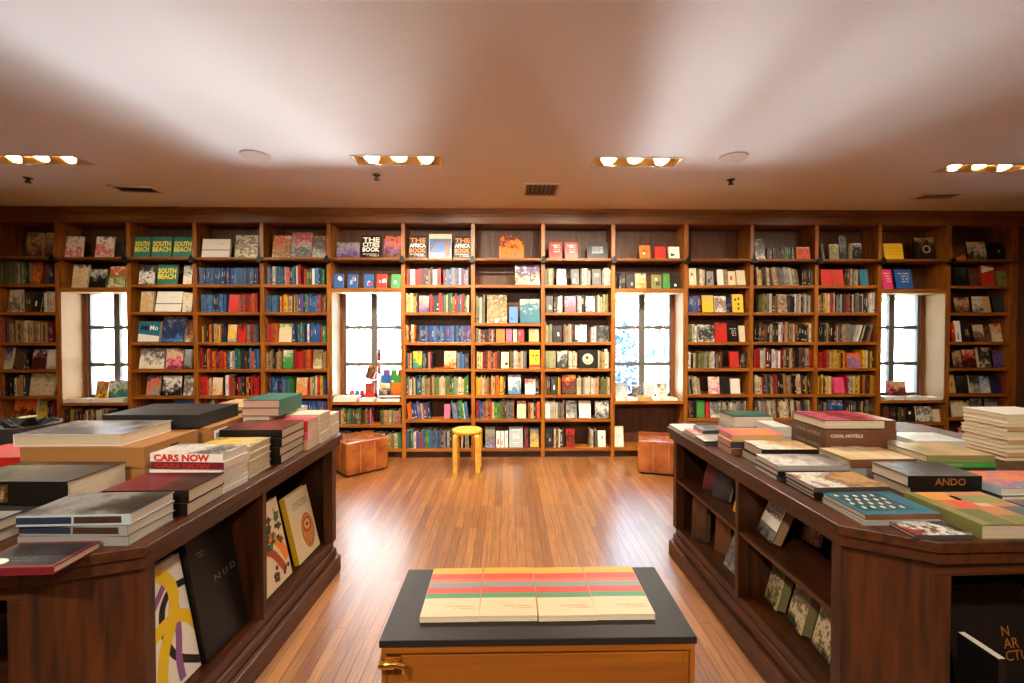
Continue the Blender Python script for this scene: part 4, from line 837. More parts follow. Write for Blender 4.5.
# covers that face the room: (bay, shelf, x0, x1, height px, inks, spine ink, words, ink, what it is[, raise px])
FACE = [
 (0,0,27,45,24,'kehk','k','','','dark book with golden figures'),(0,0,46,55,24,'keh','k','','','dark book with tan figures by the upright'),(0,1,34,42,21,'kok','k','','','black book with an orange shape'),(0,2,9,22,22,'cdch','c','','','cream book with a dark arch'),(0,2,34,42,17,'kkw','k','','','black book with pale foot band'),(0,4,4,12,21,'cn','c','','','cream book with a navy patch'),(0,4,13,24,20,'kek','k','','','black book with brown picture'),(0,4,32,46,19,'mkmw','m','','','dark red patterned book'),(0,4,47,55,19,'acx','a','','','pale greenish book tilted'),(0,5,29,53,21.5,'chclc','c','','','large cream landscape book'),(0,6,12,35,20,'mkor','w','','','dark red book with orange picture'),(0,6,37,46,20,'yl','y','','','yellow green book'),
 (1,0,67,84,20,'wrwk','w','','','thick white and red book, first of two'),(1,0,97,115,20,'wrwk','w','','','thick white and red book, second of two'),(1,0,118,127,15,'kd','k','','','small dark book by the upright'),(1,1,73,89,23,'chcd','c','','','cream book with a boat shape'),(1,1,90,107,18,'kkw','k','','','black book with a white shape'),(1,1,109,126,21,'rcgrc','w','','','red and white patterned book'),
 (2,0,133,151,20,'z','z','SOUTH|BEACH','y','first of three green south beach books'),(2,0,153,173,20,'z','z','SOUTH|BEACH','y','second of three green south beach books'),(2,0,174,193,20,'z','z','SOUTH|BEACH','y','third of three green south beach books'),
 (2,1,140,156,19,'kwkd','k','','','black and white floral book'),(2,1,158,178,20,'z','z','SOUTH|BEACH','y','lone green south beach book'),(2,1,184,193,19,'cwk','c','','','white and black book by the upright'),(2,2,141,154,20,'chce','c','','','cream book with a tan strip'),(2,2,156,182,20,'w','w','','','wide plain white book with a dark line'),(2,2,183,193,19,'kwcl','k','','','dark leafy book by the upright'),
 (2,3,138,160,20,'t','x','MiMo','k','teal and white book with black and white letters'),(2,3,162,184,25,'unna','n','','','dark blue seascape book'),(2,3,185,193,22,'cek','c','','','brown photo book by the upright'),(2,4,139,164,20,'cwkc','c','','','cream book with a row of dark figures'),(2,4,166,183,20,'kpcm','k','','','dark book with pinkish figures'),(2,4,184,192,19,'kax','k','','','dark book with a pale figure'),(2,5,146,159,19,'aaovd','a','','','grey leaning book with an orange foot'),(2,5,162,181,19,'kkwc','k','','','black book with white blossoms'),(2,5,183,193,19,'wdw','w','','','white framed photo book'),(2,6,172,193,20,'nnu','n','','','dark blue book behind the black box'),
 (3,0,203,231,18,'w','w','','','wide plain white book with dark line'),(3,0,236,259,22,'gckcg','g','','','green book with a pale animal photo'),(3,2,229,239,17,'rr','r','','','bright red guidebook'),(3,3,228,237,17,'uyc','b','','','blue guidebook with a castle'),(3,3,238,246,18,'rrk','r','','','red guidebook with dark foot'),(3,5,212,222,17,'occ','o','','','orange and cream guidebook'),
 (4,0,273,291,22,'cehrc','h','','','tan patterned book'),(4,0,292,312,25,'adxra','r','','','grey blue patterned book with red corner'),(4,0,313,327,22,'xadh','x','','','pale landscape book'),(4,3,279,292,18,'cccg','c','','','cream guidebook with a bicycle shape'),(4,4,283,293,18,'ggw','g','','','bright green guidebook'),(4,4,313,322,19,'cle','c','','','cream and olive guidebook'),(4,5,296,307,17,'cohc','c','','','cream and orange guidebook'),
 (5,0,337,360,15,'dvad','n','','','wide blue mountain book'),(5,0,362,381,22,'k','k','THE|CITIES|BOOK','w','black book with large white letters'),(5,0,384,401,22,'kevok','k','','','dark book with orange night lights'),(5,1,334,344,14,'bww','b','','','first of five small guidebooks'),(5,1,348,358,14,'bxwa','b','','','second of five small guidebooks'),(5,1,364,373.5,14,'bpwr','b','','','third of five small guidebooks'),(5,1,377,387,14,'raw','r','','','fourth of five small guidebooks'),(5,1,391.5,401,14,'gwu','g','','','fifth of five small guidebooks'),
 (6,0,409,427,22,'k','k','THE|AFRICA|BOOK','o','left of two black africa books'),(6,0,429,452,24,'c','n','','','blue book with cream band and a bridge'),(6,0,454,471,22,'k','k','THE|AFRICA|BOOK','o','right of two black africa books'),(6,2,419,429,16,'nvox','n','','','navy and orange guidebook'),(6,4,413,422,17,'tgyl','z','','','green book with yellow foot'),(6,4,444,456,17,'roco','o','','','orange red book'),(6,6,444,450,14,'pp','p','','','small pink book'),
 (7,0,499,524,23,'vooke','d','','','orange sunset picture book, alone'),(7,1,515,540,20,'acdvw','a','','','wide pale book with a tower shape'),(7,2,487,507,28,'cehkc','c','','','large cream book with an embracing couple'),(7,2,509,518,16,'uub','b','','','small blue book'),(7,2,520,540,24,'tttc','t','','','large teal blue book'),(7,3,496,505,13,'o','o','','','plain orange book'),(7,3,506,512,13,'p','p','','','plain pink red book'),(7,3,513,517,13,'c','c','','','narrow cream book'),(7,3,518,524,13,'rp','p','','','salmon book with cream head'),(7,3,529,539,13,'hlc','h','','','beige patterned book'),(7,4,501,509,16,'ckc','c','','','white book with a dark portrait'),(7,4,529.5,540,18,'y','y','','','yellow book with a drawn face'),(7,5,508,521,19,'utwb','b','','','blue book with a white mountain'),(7,5,525,535.5,15,'wwr','w','','','white book with a small red mark'),(7,6,517,526,17,'cccr','c','','','cream book with red lips'),(7,7,485,495,20,'svlag','v','','','book with a violet sky over a field'),(7,7,496,500,16,'wrw','w','','','first of three white books with red marks'),(7,7,500.5,504,16,'wrw','w','','','second of three white books with red marks'),(7,7,504.5,508,16,'wrw','w','','','third of three white books with red marks'),(7,7,509,523,20,'x','x','36|50','w','pale blue grey book with white numerals'),(7,7,524.5,528.5,19,'mek','m','','','dark red brown book'),(7,7,530,539,18,'yhlb','h','','','yellow and olive book'),
 (8,0,549,562,16,'r','r','~','w','left of two bright red books'),(8,0,564.5,577.5,16,'r','r','~','w','right of two bright red books'),(8,0,587,608,16,'k','a','','','black landscape book with a small photo'),(8,1,556.5,566,16,'caek','c','','','book with a grey sea photo'),(8,1,571,579,16,'kad','k','','','black book with a grey figure'),(8,1,592,601,16,'kekh','k','','','black book with brown door'),(8,2,545.5,553,16,'dla','d','','','grey green book'),(8,2,564.5,576,16,'nrvk','m','','','dark blue and red book'),(8,2,585.5,595,16,'kwk','k','','','black and white stripe book'),(8,3,553,562,16,'kwk','k','','','black and white portrait book'),(8,3,575,587,17,'kwwk','k','','','white book with a black face'),(8,3,597,609,16,'adka','a','','','grey photo book'),(8,4,545.5,556,17,'dll','d','','','dark green photo book'),(8,4,557,567.5,17,'kkw','k','','','black book with a white profile'),(8,4,579,597,18,'k','k','','','wide black book with a cream disc'),(8,5,551,557,17,'kdw','k','','','black book with grey portrait'),(8,5,562,576,19,'kekry','k','','','dark book with a red crest'),(8,6,545,550.5,17,'w','w','','','plain white book'),(8,6,566,577,17,'wadw','w','','','white framed photo book'),(8,6,579,591,17,'wwc','w','','','wide plain white book'),(8,6,595,609,17,'kawk','k','','','black and white book with pale diagonal'),(8,7,545.5,553,19,'kda','k','','','dark grey book'),(8,7,566,575,18,'fkr','f','','','red book with dark lines'),(8,7,598,606,16,'wcaw','w','','','white photo book'),
 (9,0,639,650,13,'oelrc','l','','','colourful square book'),(9,0,654,665,12,'r','r','','','small book, white over red'),(9,0,668,679,12,'wkw','w','','','small white framed book'),(9,1,626,634,14,'kka','k','','','small black book'),(9,1,635,646,15,'cocd','c','','','book of cream and orange stripes'),(9,1,651,661,14,'lcd','l','','','small olive grey book'),(9,1,662.5,669.5,15,'ggl','g','','','small bright green book'),(9,1,671,680,14,'kwk','k','','','small black and white book'),(9,3,614.5,624,20,'wwc','w','','','white book alone on the lowest shelf'),
 (10,1,688.5,696,17,'clw','l','','','cream green book'),(10,1,706,713,14,'adv','a','','','grey mottled book'),(10,1,717,723,16,'w','w','','','narrow white book'),(10,1,727.5,735,14,'cwr','c','','','cream and red book'),(10,1,736,745,15,'cc','c','','','plain cream book'),(10,2,702,713,17,'yyh','y','','','golden yellow book'),(10,2,714.5,726,16,'wew','w','','','white book with a brown top'),(10,2,732,743,18,'y','h','','','ochre book with black figures'),(10,3,698,714,17,'wkdw','w','','','white book with black portraits'),(10,3,715,727,19,'rrfm','r','','','bright red photo book'),(10,3,728,738,16,'k','k','~','w','black book with white print'),(10,3,739,745,16,'c','c','','','cream book by the upright'),(10,4,730,739,16,'r','r','','','red book leaning'),(10,5,709,720,17,'wpwr','w','','','white book with red figures'),(10,5,721,730,16,'k','k','OW|N','w','black book with large white letters'),(10,5,731,740.5,15,'w','w','','','white book with small print'),(10,6,697,705,17,'ggl','g','','','leaf green book'),(10,6,706,709.5,16,'r','r','','','narrow red book'),(10,6,711,722,16,'wadw','w','','','white and grey book'),
 (11,0,754,764,20,'ckdc','c','','','grey portrait book leaning on the upright'),(11,0,795,809,12,'rorw','r','','','red and orange book lying over dark spines'),(11,2,777.5,786.5,18,'cec','c','','','cream book with a brown cross shape'),
 (12,0,828,838,15,'alc','a','','','grey green book'),(12,0,838.5,846,24,'kdak','k','','','tall dark photo book'),(12,0,850.5,861,16,'kkw','k','','','black book with a white figure'),(12,1,820,831,16,'r','r','','','plain bright red book'),(12,1,831.5,843,16,'f','f','','','plain orange red book'),(12,1,859,867.5,16,'t','t','','','teal book'),(12,4,847,861,15,'obok','o','','','blue book between orange stripes'),(12,5,834,845,16,'pqp','p','','','pink book'),(12,6,829,844,17,'nnbc','n','','','blue book with a pale round face'),
 (13,0,883,902,16,'y','h','THE ART OF|THE CITY' ,'o','tan book with orange lettering'),(13,0,914,935,22,'kkkh','k','','','black book with a golden ring'),(13,1,882,892,20,'q','q','~','w','magenta book with white print'),(13,1,895,912,20,'b','n','~','w','blue book with white print'),(13,3,908,916,14,'kwk','k','','','dark book under the sill'),(13,3,917,933,15,'kwkw','w','','','black and white pattern book under the sill'),(13,3,934,941,12,'c','c','','','cream book under the sill'),
 (14,0,951,964,13,'oekh','o','','','orange brown face book'),(14,0,966,985,18,'kdcl','k','','','dark group photo book'),(14,0,988,1004,17,'kkk','k','','','black book with one pale spot'),(14,1,954,966,19,'kkd','k','','','black book with grey mark'),(14,1,968,979,19,'kek','k','','','black brown book'),(14,1,981,994,21,'f','f','','','orange red book with white corner'),(14,1,996,1005,15,'lel','l','','','olive brown book'),(14,2,954,969,15,'kehk','k','','','dark book with a tan profile'),(14,2,971,982,16,'kack','k','','','black portrait book'),(14,2,983,990,16,'h','h','','','tan book with dark marks'),(14,2,992,1004,16,'kdk','k','','','black book with silver lines'),(14,3,952,955,19,'rry','r','','','narrow red and yellow book'),(14,3,955.5,961,21,'wuw','w','','','white and blue striped book'),(14,3,962,970,17,'kel','k','','','dark olive book'),(14,3,973,984,17,'kech','k','','','dark book with cream picture'),(14,3,985,991,15,'ek','e','','','brown book'),(14,3,992,1002,18,'cchr','c','','','cream book tilted back'),(14,4,953,962,17,'kehk','k','','','black book with half a face'),(14,4,963,976,18,'kkrc','m','','','black and red book'),(14,4,979,991,20,'ckkc','c','','','white mask book'),(14,4,993,1004,17,'kvk','k','','','black and purple book'),(14,5,949,956,18,'heh','h','','','tan book by the upright'),(14,5,957,968,18,'kkd','k','','','plain black book'),(14,5,970,980,18,'cadk','c','','','pale grey portrait book'),(14,5,982,991,17,'wxk','x','','','pale green and black book'),(14,5,992,1002,18,'nk','n','','','navy black book'),(14,6,953,971,16,'ccck','c','','','wide cream book with a dark base line'),(14,6,974,984,18,'adh','a','','','grey and tan book'),(14,6,986,999,18,'kdak','k','','','grey figure book'),(14,7,951,958,15,'ekc','e','','','small brown book'),(14,7,960,970,18,'kwrk','k','','','black book with a white and red figure'),(14,7,972,981,17,'pck','p','','','pinkish book'),(14,7,983,994,17,'tx','t','','','grey teal book')]
SHN = ['top', 'second', 'third', 'fourth', 'fifth', 'sixth', 'seventh', 'bottom']
SHNW = {4: ['top', 'second', 'sill', 'bottom'], 5: ['top', 'second', 'sill', 'lower', 'bottom']}
BSH = ['end bay left of leftmost window', 'leftmost window bay', 'bay right of leftmost window', 'second bay right of leftmost window', 'bay left of guidebook window', 'guidebook window bay', 'bay right of guidebook window', 'middle bay', 'bay left of third window', 'third window bay', 'bay right of third window', 'second bay right of third window', 'bay left of rightmost window', 'rightmost window bay', 'end bay right of rightmost window']
def face_book(b, s, x0, x1, hpx, inks, sp, words, ink, what, own=True, Y=None, lean=None, label=None, z=None, name='book', dz=0, group=None):
    X0, X1 = ax(x0), ax(x1); X0 = max(X0, PX[b]+PW+.004); X1 = min(X1, PX[b+1]-PW-.004); w = X1-X0-.003; h = hpx*.0119; t = rnd.choice((.018, .022, .026, .03)) if w > .06 else .016
    z = z if z is not None else BLEV[b][s]+ST+.001
    lean = R(rnd.uniform(6, 11)) if lean is None else lean
    y = (Y if Y is not None else Y0+.03+t)
    M = Matrix.Translation(((X0+X1)/2, y, z+.0004+t*math.sin(lean)*.0)) @ Matrix.Rotation(R(90)-lean, 4, 'X') @ Matrix.Translation((0, h/2, 0))
    if not own:
        c1 = COL[inks[0]]; sc = COL[sp]
        SHELVED.box(-w/2, w/2, -h/2, h/2, 0, .0025, PRINT, M, sc); SHELVED.box(-w/2, w/2, -h/2, h/2, t-.0025, t, PRINT, M, None, None, [sc, sc, sc, sc, sc, c1]); SHELVED.box(-w/2, -w/2+.0025, -h/2, h/2, .0025, t-.0025, PRINT, M, sc)
        SHELVED.box(-w/2+.0025, w/2-.003, -h/2+.003, h/2-.003, .0025, t-.0025, PRINT, M, PC)
        for k, c in enumerate(inks[1:]):
            u, v = rnd.uniform(-.3, .2), rnd.uniform(-.3, .2); a, e = rnd.uniform(.15, .3), rnd.uniform(.12, .25)
            SHELVED.poly([M @ Vector((w*(u-a*.5), h*(v-e*.5), t+.0004+k*.0002)), M @ Vector((w*(u+a), h*(v-e*.4), t+.0004+k*.0002)), M @ Vector((w*(u+a*.8), h*(v+e), t+.0004+k*.0002)), M @ Vector((w*(u-a*.4), h*(v+e*.8), t+.0004+k*.0002))], PRINT, COL[c])
        return None
    m = MB(); book_geo(m, w, h, t, art(inks, 16., .32), art(sp), PAGE); o = m.build(name); o.matrix_world = M; o['dims'] = (w, h, t)
    if label is None:
        sh = (SHNW[len(BLEV[b])] if b in WINB else SHN)[s]
        label = what+', '+sh+' shelf, '+BSH[b]
    tag(o, label, 'book', group or ('face-out books on the '+(SHNW[len(BLEV[b])] if b in WINB else SHN)[s]+' shelf, '+BSH[b]))
    if words == '~': dashes(o, ink_w, w*.32, .02, w*.64, h*.55, 4, 5)
    elif words:
        im = {'y': ink_y, 'w': ink_w, 'o': ink_o, 'k': ink_k}[ink]
        if words.startswith('SOUTH'): cover_text(o, words, ink_y, 0, h*.02, w*.9, h*.55, bold=.03)
        elif 'AFRICA' in words:
            cover_text(o, 'THE', ink_o, 0, h*.3, w*.9, h*.24, bold=.03); cover_text(o, 'AFRICA', ink_w, 0, h*.06, w*.9, h*.2, bold=.03); cover_text(o, 'BOOK', ink_o, 0, -h*.17, w*.9, h*.22, bold=.03); dashes(o, ink_w, w*.42, -h*.38, w*.84, h*.16, 2)
        elif 'CITIES' in words: cover_text(o, words, ink_w, 0, h*.1, w*.9, h*.68, bold=.03); dashes(o, ink_w, w*.42, -h*.38, w*.84, h*.16, 2)
        elif words == 'MiMo': cover_text(o, 'Mi', ink_k, -w*.18, h*.2, w*.4, h*.28, bold=.02); cover_text(o, 'Mo', ink_w, w*.22, h*.2, w*.38, h*.28, bold=.02, name='cover_lettering')
        elif words == '36|50': cover_text(o, '36', ink_w, 0, h*.05, w*.5, h*.3, bold=.02); dashes(o, ink_w, w*.3, -h*.3, w*.6, h*.15, 2); dashes(o, ink_w, w*.3, h*.36, w*.6, h*.12, 1)
        elif b == 13: dashes(o, im, w*.4, .0, w*.8, h*.6, 3, 9)
        else: cover_text(o, words, im, 0, 0, w*.84, h*.7, bold=.02)
    mk = MB(); tt = t+.0006
    if words == 'MiMo': [mk.poly([(-w*.48, -h*.48, tt), (w*.48, -h*.48, tt), (w*.48, -h*v, tt), (-w*.48, -h*u, tt)], plain('cover_'+k, COL[k], .4)) for u, v, k in ((.1, .22, 'w'),)]
    def disc(cx, cy, r, mat, dz=0, ry=None): mk.lathe([(0, 0), (1, 0)], mat, 20, Matrix.Translation((cx, cy, tt+dz)) @ Matrix.Diagonal((r, ry or r, 1, 1)), cap=False)
    def rect(a, c, d, e, mat, dz=0): mk.poly([(a*w, d*h, tt+dz), (c*w, d*h, tt+dz), (c*w, e*h, tt+dz), (a*w, e*h, tt+dz)], mat)
    if 'cream disc' in what: disc(0, 0, h*.3, plain('cover_c', COL['c'], .35)); disc(-.01, .015, h*.09, plain('cover_d', COL['d'], .35), .0004); ribbon(mk, [(-.05, -.02), (0, -.045), (.05, -.01)], .008, plain('cover_d', COL['d'], .35), tt+.0005, (w/2, h/2))
    if 'drawn face' in what: disc(-.02, .04, .012, ink_k); disc(.028, .04, .012, ink_k); ribbon(mk, [(.005, .05), (.01, .0), (.0, -.02)], .007, plain('cover_f', COL['f'], .35), tt, (w/2, h/2)); rect(-.48, .48, -.47, -.3, plain('cover_f', COL['f'], .35))
    if 'small photo' in what: rect(-.28, .25, -.2, .22, art('xda', 40)); 
    if 'dark line' in what: rect(-.5, .5, -.13, -.09, plain('cover_d', COL['d'], .35)); dashes(o, ink_grey, w*.35, h*.22, w*.3, h*.06, 1)
    if 'bridge' in what: rect(-.48, .48, -.48, .3, plain('cover_b', COL['b'], .35)); ribbon(mk, [(-w*.46, -h*.2), (-w*.1, h*.18), (w*.46, h*.22)], .02, plain('cover_e', COL['e'], .35), tt+.0003, (w*.47, h*.47)); rect(.2, .4, -.48, .22, plain('cover_e', COL['e'], .35), .0005); rect(-.48, .15, -.48, -.3, plain('cover_p', COL['p'], .35), .0004)
    if 'golden ring' in what: disc(w*.05, -.01, h*.19, plain('cover_h', COL['h'], .35)); disc(w*.05, -.01, h*.12, plain('cover_k', COL['k'], .35), .0003)
    if 'pale spot' in what: disc(w*.1, 0, .012, ink_w)
    if 'black figures' in what:
        for u, v in ((-.2, .2), (.1, .25), (.05, -.05), (.05, -.3)): rect(u-.08, u+.08, v-.07, v+.07, ink_k)
    if what.startswith('small book, white over'): rect(-.5, .5, .1, .49, ink_w); rect(-.5, -.3, -.49, .1, plain('cover_m', COL['m'], .35), .0002)
    if 'bright red books' in what: disc(0, h*.26, w*.12, ink_w)
    if 'white corner' in what: mk.poly([(-w*.49, h*.49, tt), (-w*.49, h*.1, tt), (w*.49, h*.3, tt), (w*.49, h*.35, tt)], ink_w)
    if mk.v: mk.build('cover_picture', o)
    return o
SKY, SUN, REAR, SPOT, CEILING_FILL, EXPO = 4.6, 95., 3., 290., 4500., 0.2
# ---------------------------------------------------------------- books in the window bays
def sill_flat(lab, x0, x1, depth, t, inks, sp, y=5.31, z=None, group=None):
    X0, X1 = ax(x0), ax(x1)
    return flat_book(lab, (X0+X1)/2, y+depth/2, (z or .6632), X1-X0-.004, depth, t, inks, sp, 'f', rnd.uniform(-.02, .02), group, PAGEW, False)
g = 'flat books along the leftmost sill'
for x0, x1, t, k, lab in ((65, 79, .035, 'h', 'tan book lying at the start of the leftmost window sill'), (80, 91, .04, 'w', 'white book lying on the leftmost window sill, second along'), (92, 109, .034, 'wc', 'cream white book lying on the leftmost window sill, third along'), (110, 125, .045, 'w', 'white book lying at the end of the leftmost window sill')): sill_flat(lab, x0, x1, .13, t, k, 'w', group=g)
face_book(1, 2, 84, 96, 19, 'oykho', 'o', '', '', '', Y=5.49, label='orange and black patterned book standing on the leftmost sill', z=.6635)
face_book(1, 2, 98, 119, 20, 'utgwb', 'w', '', '', '', Y=5.49, label='blue green sea picture book standing on the leftmost sill', z=.6635)
face_book(1, 2, 120.5, 128, 19, 'wrwr', 'm', '', '', '', Y=5.49, label='red and white patterned book standing at the end of the leftmost sill', z=.6635)
# second window: guidebooks on a white tiered rack
acr = plain('rack_white', lin('e8e6e2'), .3)
rk = thing('display_rack', 'white tiered rack of guidebooks on the second window sill', 'rack', (ax(389.5), 5.45, .6625))
x0, x1 = ax(376.5)-ax(389.5), ax(401.2)-ax(389.5)-.008
for k, (y0, y1, z) in enumerate(((-.068, -.012, .05), (-.01, .04, .145), (.04, .09, .215))):
    m = MB(); m.box(x0, x1, y0, y1, z-.008, z, acr); m.box(x0, x1, y0, y0+.004, z, z+.012, acr); m.build('tier', rk)
m = MB(); m.box(x0, x1, .09, .096, 0, .3, acr); m.build('back_panel', rk)
for xx in (x0, x1-.005):
    m = MB(); m.prism([(-.068, 0), (.09, 0), (.09, .3), (.05, .3), (-.068, .06)], 0, .005, acr, Matrix(((0, 0, 1, xx), (1, 0, 0, 0), (0, 1, 0, 0), (0, 0, 0, 1)))); m.build('side_panel', rk)
gg = 'guidebooks on the tiered rack'; zr = .6625
for y, z, h, bs in ((5.428, .0505, 13, ((378, 388.6, 'nnhc', 'n', 'navy and tan guidebook on the lowest tier of the white rack'), (389.6, 400, 'roo', 'o', 'orange guidebook with red head on the lowest tier of the white rack'))),
                    (5.480, .1455, 12, ((378.5, 388, 'b', 'b', 'blue guidebook on the middle tier of the white rack'), (391, 400, 'gg', 'g', 'green guidebook on the middle tier of the white rack'))),
                    (5.532, .2155, 11.5, ((379, 386, 'v', 'v', 'purple guidebook on the top tier of the white rack'), (387, 393, 'g', 'g', 'dark green guidebook on the top tier of the white rack'), (394, 400, 'r', 'r', 'red guidebook on the top tier of the white rack')))):
    for a, c, k, sp, lab in bs:
        face_book(5, 2, a, c, h, k, sp, '', '', '', Y=y-.0, lean=R(4), label=lab, z=zr+z, group=gg)
face_book(5, 2, 362.5, 372, 14, 'rrek', 'r', '', '', '', Y=5.43, label='red and brown guidebook standing on the white books, second window sill', z=.7, lean=R(5))
b = face_book(5, 2, 362.5, 371.5, 14, 'rkeh', 'r', '', '', '', Y=5.5, label='tilted red and brown guidebook on a wire stand, second window', z=.905, lean=R(8))
b.matrix_world = b.matrix_world @ Matrix.Rotation(R(-14), 4, 'Z')
ws = thing('wire_stand', 'thin white wire stand holding two guidebooks in the second window', 'stand', (ax(367.6), 5.52, .664))
m = MB(); m.tube([(0, .02, .006), (0, .02, .24)], .004, acr); m.build('post', ws); m = MB(); m.lathe([(0, 0), (.035, 0), (.035, .006), (0, .006)], acr, 20, Matrix.Translation((0, .02, 0))); m.build('base', ws)
m = MB(); m.box(-.04, .04, -.05, .03, .228, .234, acr); m.build('ledge', ws)
for k, (x0, x1, s, lab) in enumerate(((344, 349, 'pr', 'pink guidebook standing low in the second window, first of three'), (349.5, 354, 't', 'teal guidebook standing low in the second window, second of three'), (355, 359.5, 'nr', 'dark guidebook standing low in the second window, third of three'))):
    face_book(5, 2, x0, x1, 9, s, s[0], '', '', '', Y=5.52, lean=R(5), label=lab, z=.6635, group='low guidebooks in the second window')
sp = thing('spinner_rack', 'slim white revolving rack with guidebooks in the second window', 'rack', (ax(374.2), 5.565, .664))
m = MB(); m.tube([(0, 0, 0), (0, 0, .62)], .005, acr); m.build('post', sp); m = MB(); m.lathe([(0, 0), (.035, 0), (.035, .01), (0, .01)], acr, 18); m.build('base', sp)
for k, z in enumerate((.3, .46)):
    m = MB(); m.box(-.02, .02, -.028, -.012, z-.004, z, acr); m.box(-.004, .004, -.02, 0, z-.004, z, acr); m.build('pocket', sp)
    face_book(5, 2, 372.4, 376.2, 12, ('kar', 'rka')[k], 'a', '', '', '', Y=5.551, lean=R(3), label=('lower', 'upper')[k]+' narrow guidebook on the revolving rack, second window', z=.664+z+.0005, group='guidebooks on the revolving rack')
g = 'white books lying on the second sill'
sill_flat('lower white book of the pair lying left on the second window sill', 333.5, 357, .16, .034, 'w', 'w', group=g); sill_flat('upper white book of the pair lying left on the second window sill', 334.5, 358, .15, .024, 'wc', 'w', z=.698, group=g)
sill_flat('white book lying mid sill under the red and brown guidebook', 360, 374, .125, .036, 'w', 'w', group=g)
sill_flat('white book lying before the white rack on the second window sill', 377, 400, .065, .026, 'w', 'w', group=g)
# third window
g = 'books lying on the third sill'
for k, (x0, x1, t, c, lab) in enumerate(((615.5, 625, .03, 'wc', 'first pale book lying on the third window sill'), (626, 637, .03, 'cp', 'second pale book lying on the third window sill, pinkish'), (652, 661, .028, 'w', 'white book lying right of the tan box, third window sill'), (662, 677, .03, 'hw', 'tan and white book lying at the right end of the third sill'))): sill_flat(lab, x0, x1, .15, t, c, 'w', group=g)
sill_flat('thick tan book lying at the middle of the third window sill', 638.5, 651, .13, .05, 'h', 'h', group=g)
face_book(9, 2, 617, 632, 16, 'wwxa', 'w', '', '', '', Y=5.54, label='white book with a grey drawing standing in the third window', z=.6635)
b = face_book(9, 2, 635.5, 646, 13, 'kakw', 'k', '', '', '', Y=5.53, label='black and grey portrait book standing in the third window', z=.6635+.0, lean=R(7))
face_book(9, 2, 649, 660, 16, 'wxw', 'w', '', '', '', Y=5.55, label='pale blank book standing right of the portrait book, third window', z=.6635)
face_book(9, 2, 662, 673, 15, 'wwak', 'w', '', '', '', Y=5.54, label='white book with a thin dark figure standing in the third window', z=.6635)
# fourth window
g = 'books lying on the rightmost sill'
for k, (x0, x1, t, c, lab) in enumerate(((884, 891, .034, 'wx', 'first white book lying on the rightmost window sill'), (892, 903, .036, 'w', 'second white book lying on the rightmost window sill'), (904, 916.5, .034, 'xw', 'third white book lying on the rightmost window sill, under the portrait'), (917.5, 926, .04, 'ax', 'grey book lying on the rightmost window sill, fourth along'), (927, 941, .03, 'cw', 'cream book lying at the end of the rightmost window sill'))): sill_flat(lab, x0, x1, .13, t, c, 'w', group=g)
face_book(13, 2, 899, 918.5, 17, 'kdrck', 'k', '', '', '', Y=5.51, label='black and red portrait book standing in the rightmost window', z=.6635)
face_book(13, 2, 883, 888, 11, 'kd', 'k', '', '', '', Y=5.5, label='small dark book standing at the start of the rightmost sill', z=.6635)

# the largest covers are things of their own, up to about three hundred books in view; the many small ones are shelved together
n_now = sum(1 for o in C.objects if o.get('category') == 'book')
quota = max(0, 300-n_now)
order = sorted(range(len(FACE)), key=lambda i: -(FACE[i][3]-FACE[i][2])*FACE[i][4])
keep = set(order[:quota])
for i, f in enumerate(FACE): face_book(*f[:10], own=i in keep)
o = SHELVED.build('shelved_books'); tag(o, 'rows of small book spines filling the shelves of the wall bookcases', 'books', None, 'stuff')
print('BOOKS', n_now, 'face', len(keep), 'of', len(FACE), 'shelved faces', len(o.data.polygons))

# ---------------------------------------------------------------- outside the windows
def ext_mat(name, c1, c2, sc):
    m, nt, b = new_mat(name); tc = node(nt, 'ShaderNodeTexCoord'); n = node(nt, 'ShaderNodeTexNoise'); n.inputs['Scale'].default_value = sc; cr = node(nt, 'ShaderNodeValToRGB')
    cr.color_ramp.elements[0].color = lin(c1); cr.color_ramp.elements[1].color = lin(c2); cr.color_ramp.elements[0].position = .35; cr.color_ramp.elements[1].position = .65
    nt.links.new(tc.outputs['Object'], n.inputs['Vector']); nt.links.new(n.outputs['Fac'], cr.inputs[0]); nt.links.new(cr.outputs[0], b.inputs['Base Color']); b.inputs['Roughness'].default_value = .8
    return m
mb = MB(); mb.box(-30, 30, YB+.3, 40, -.35, -.15, ext_mat('paving', 'b0aaa0', 'cdc8be', 1.5)); struct(mb, 'ground')
stucco = ext_mat('stucco', 'e8e6e0', 'f4f2ec', 3); shade_glass = plain('outside_window', lin('5a7ea0'), .2); trim_w = plain('outside_trim', lin('f2f2f0'), .6)
def building(x0, x1, y, h, lab, wins):
    t = thing('building', lab, 'building', ((x0+x1)/2, y, -.15), 0, 'buildings across the street'); cx = (x0+x1)/2
    m = MB(); m.box(x0-cx, x1-cx, 0, 4, 0, h, stucco); m.build('walls', t); m = MB(); m.box(x0-cx-.2, x1-cx+.2, -.25, 4.2, h, h+.3, trim_w); m.build('roof', t)
    for wx, wz, ww, wh in wins:
        m = MB(); a, b_, c, d = wx-cx-ww/2, wx-cx+ww/2, wz+.15, wz+wh+.15
        m.box(a-.08, b_+.08, -.06, 0, c-.08, d+.08, trim_w); wf = m.build('window', t)
        m = MB()
        m.box(a, b_, -.075, -.062, c, d, shade_glass); m.build('pane', wf)
        m = MB(); m.box((a+b_)/2-.03, (a+b_)/2+.03, -.09, -.076, c, d, trim_w); m.box(a, b_, -.09, -.0765, (c+d)/2-.03, (c+d)/2+.03, trim_w); m.build('muntin', wf)
building(-14, -5.4, 9.5, 5, 'white stuccoed building outside the leftmost window', [(-9.5, 3.4, 1, 1.2)])
building(-4.9, .5, 10.5, 5, 'white building outside the second window', [(-2.35, 1.2, .5, 1.0), (-4.2, 3.2, .8, 1)])
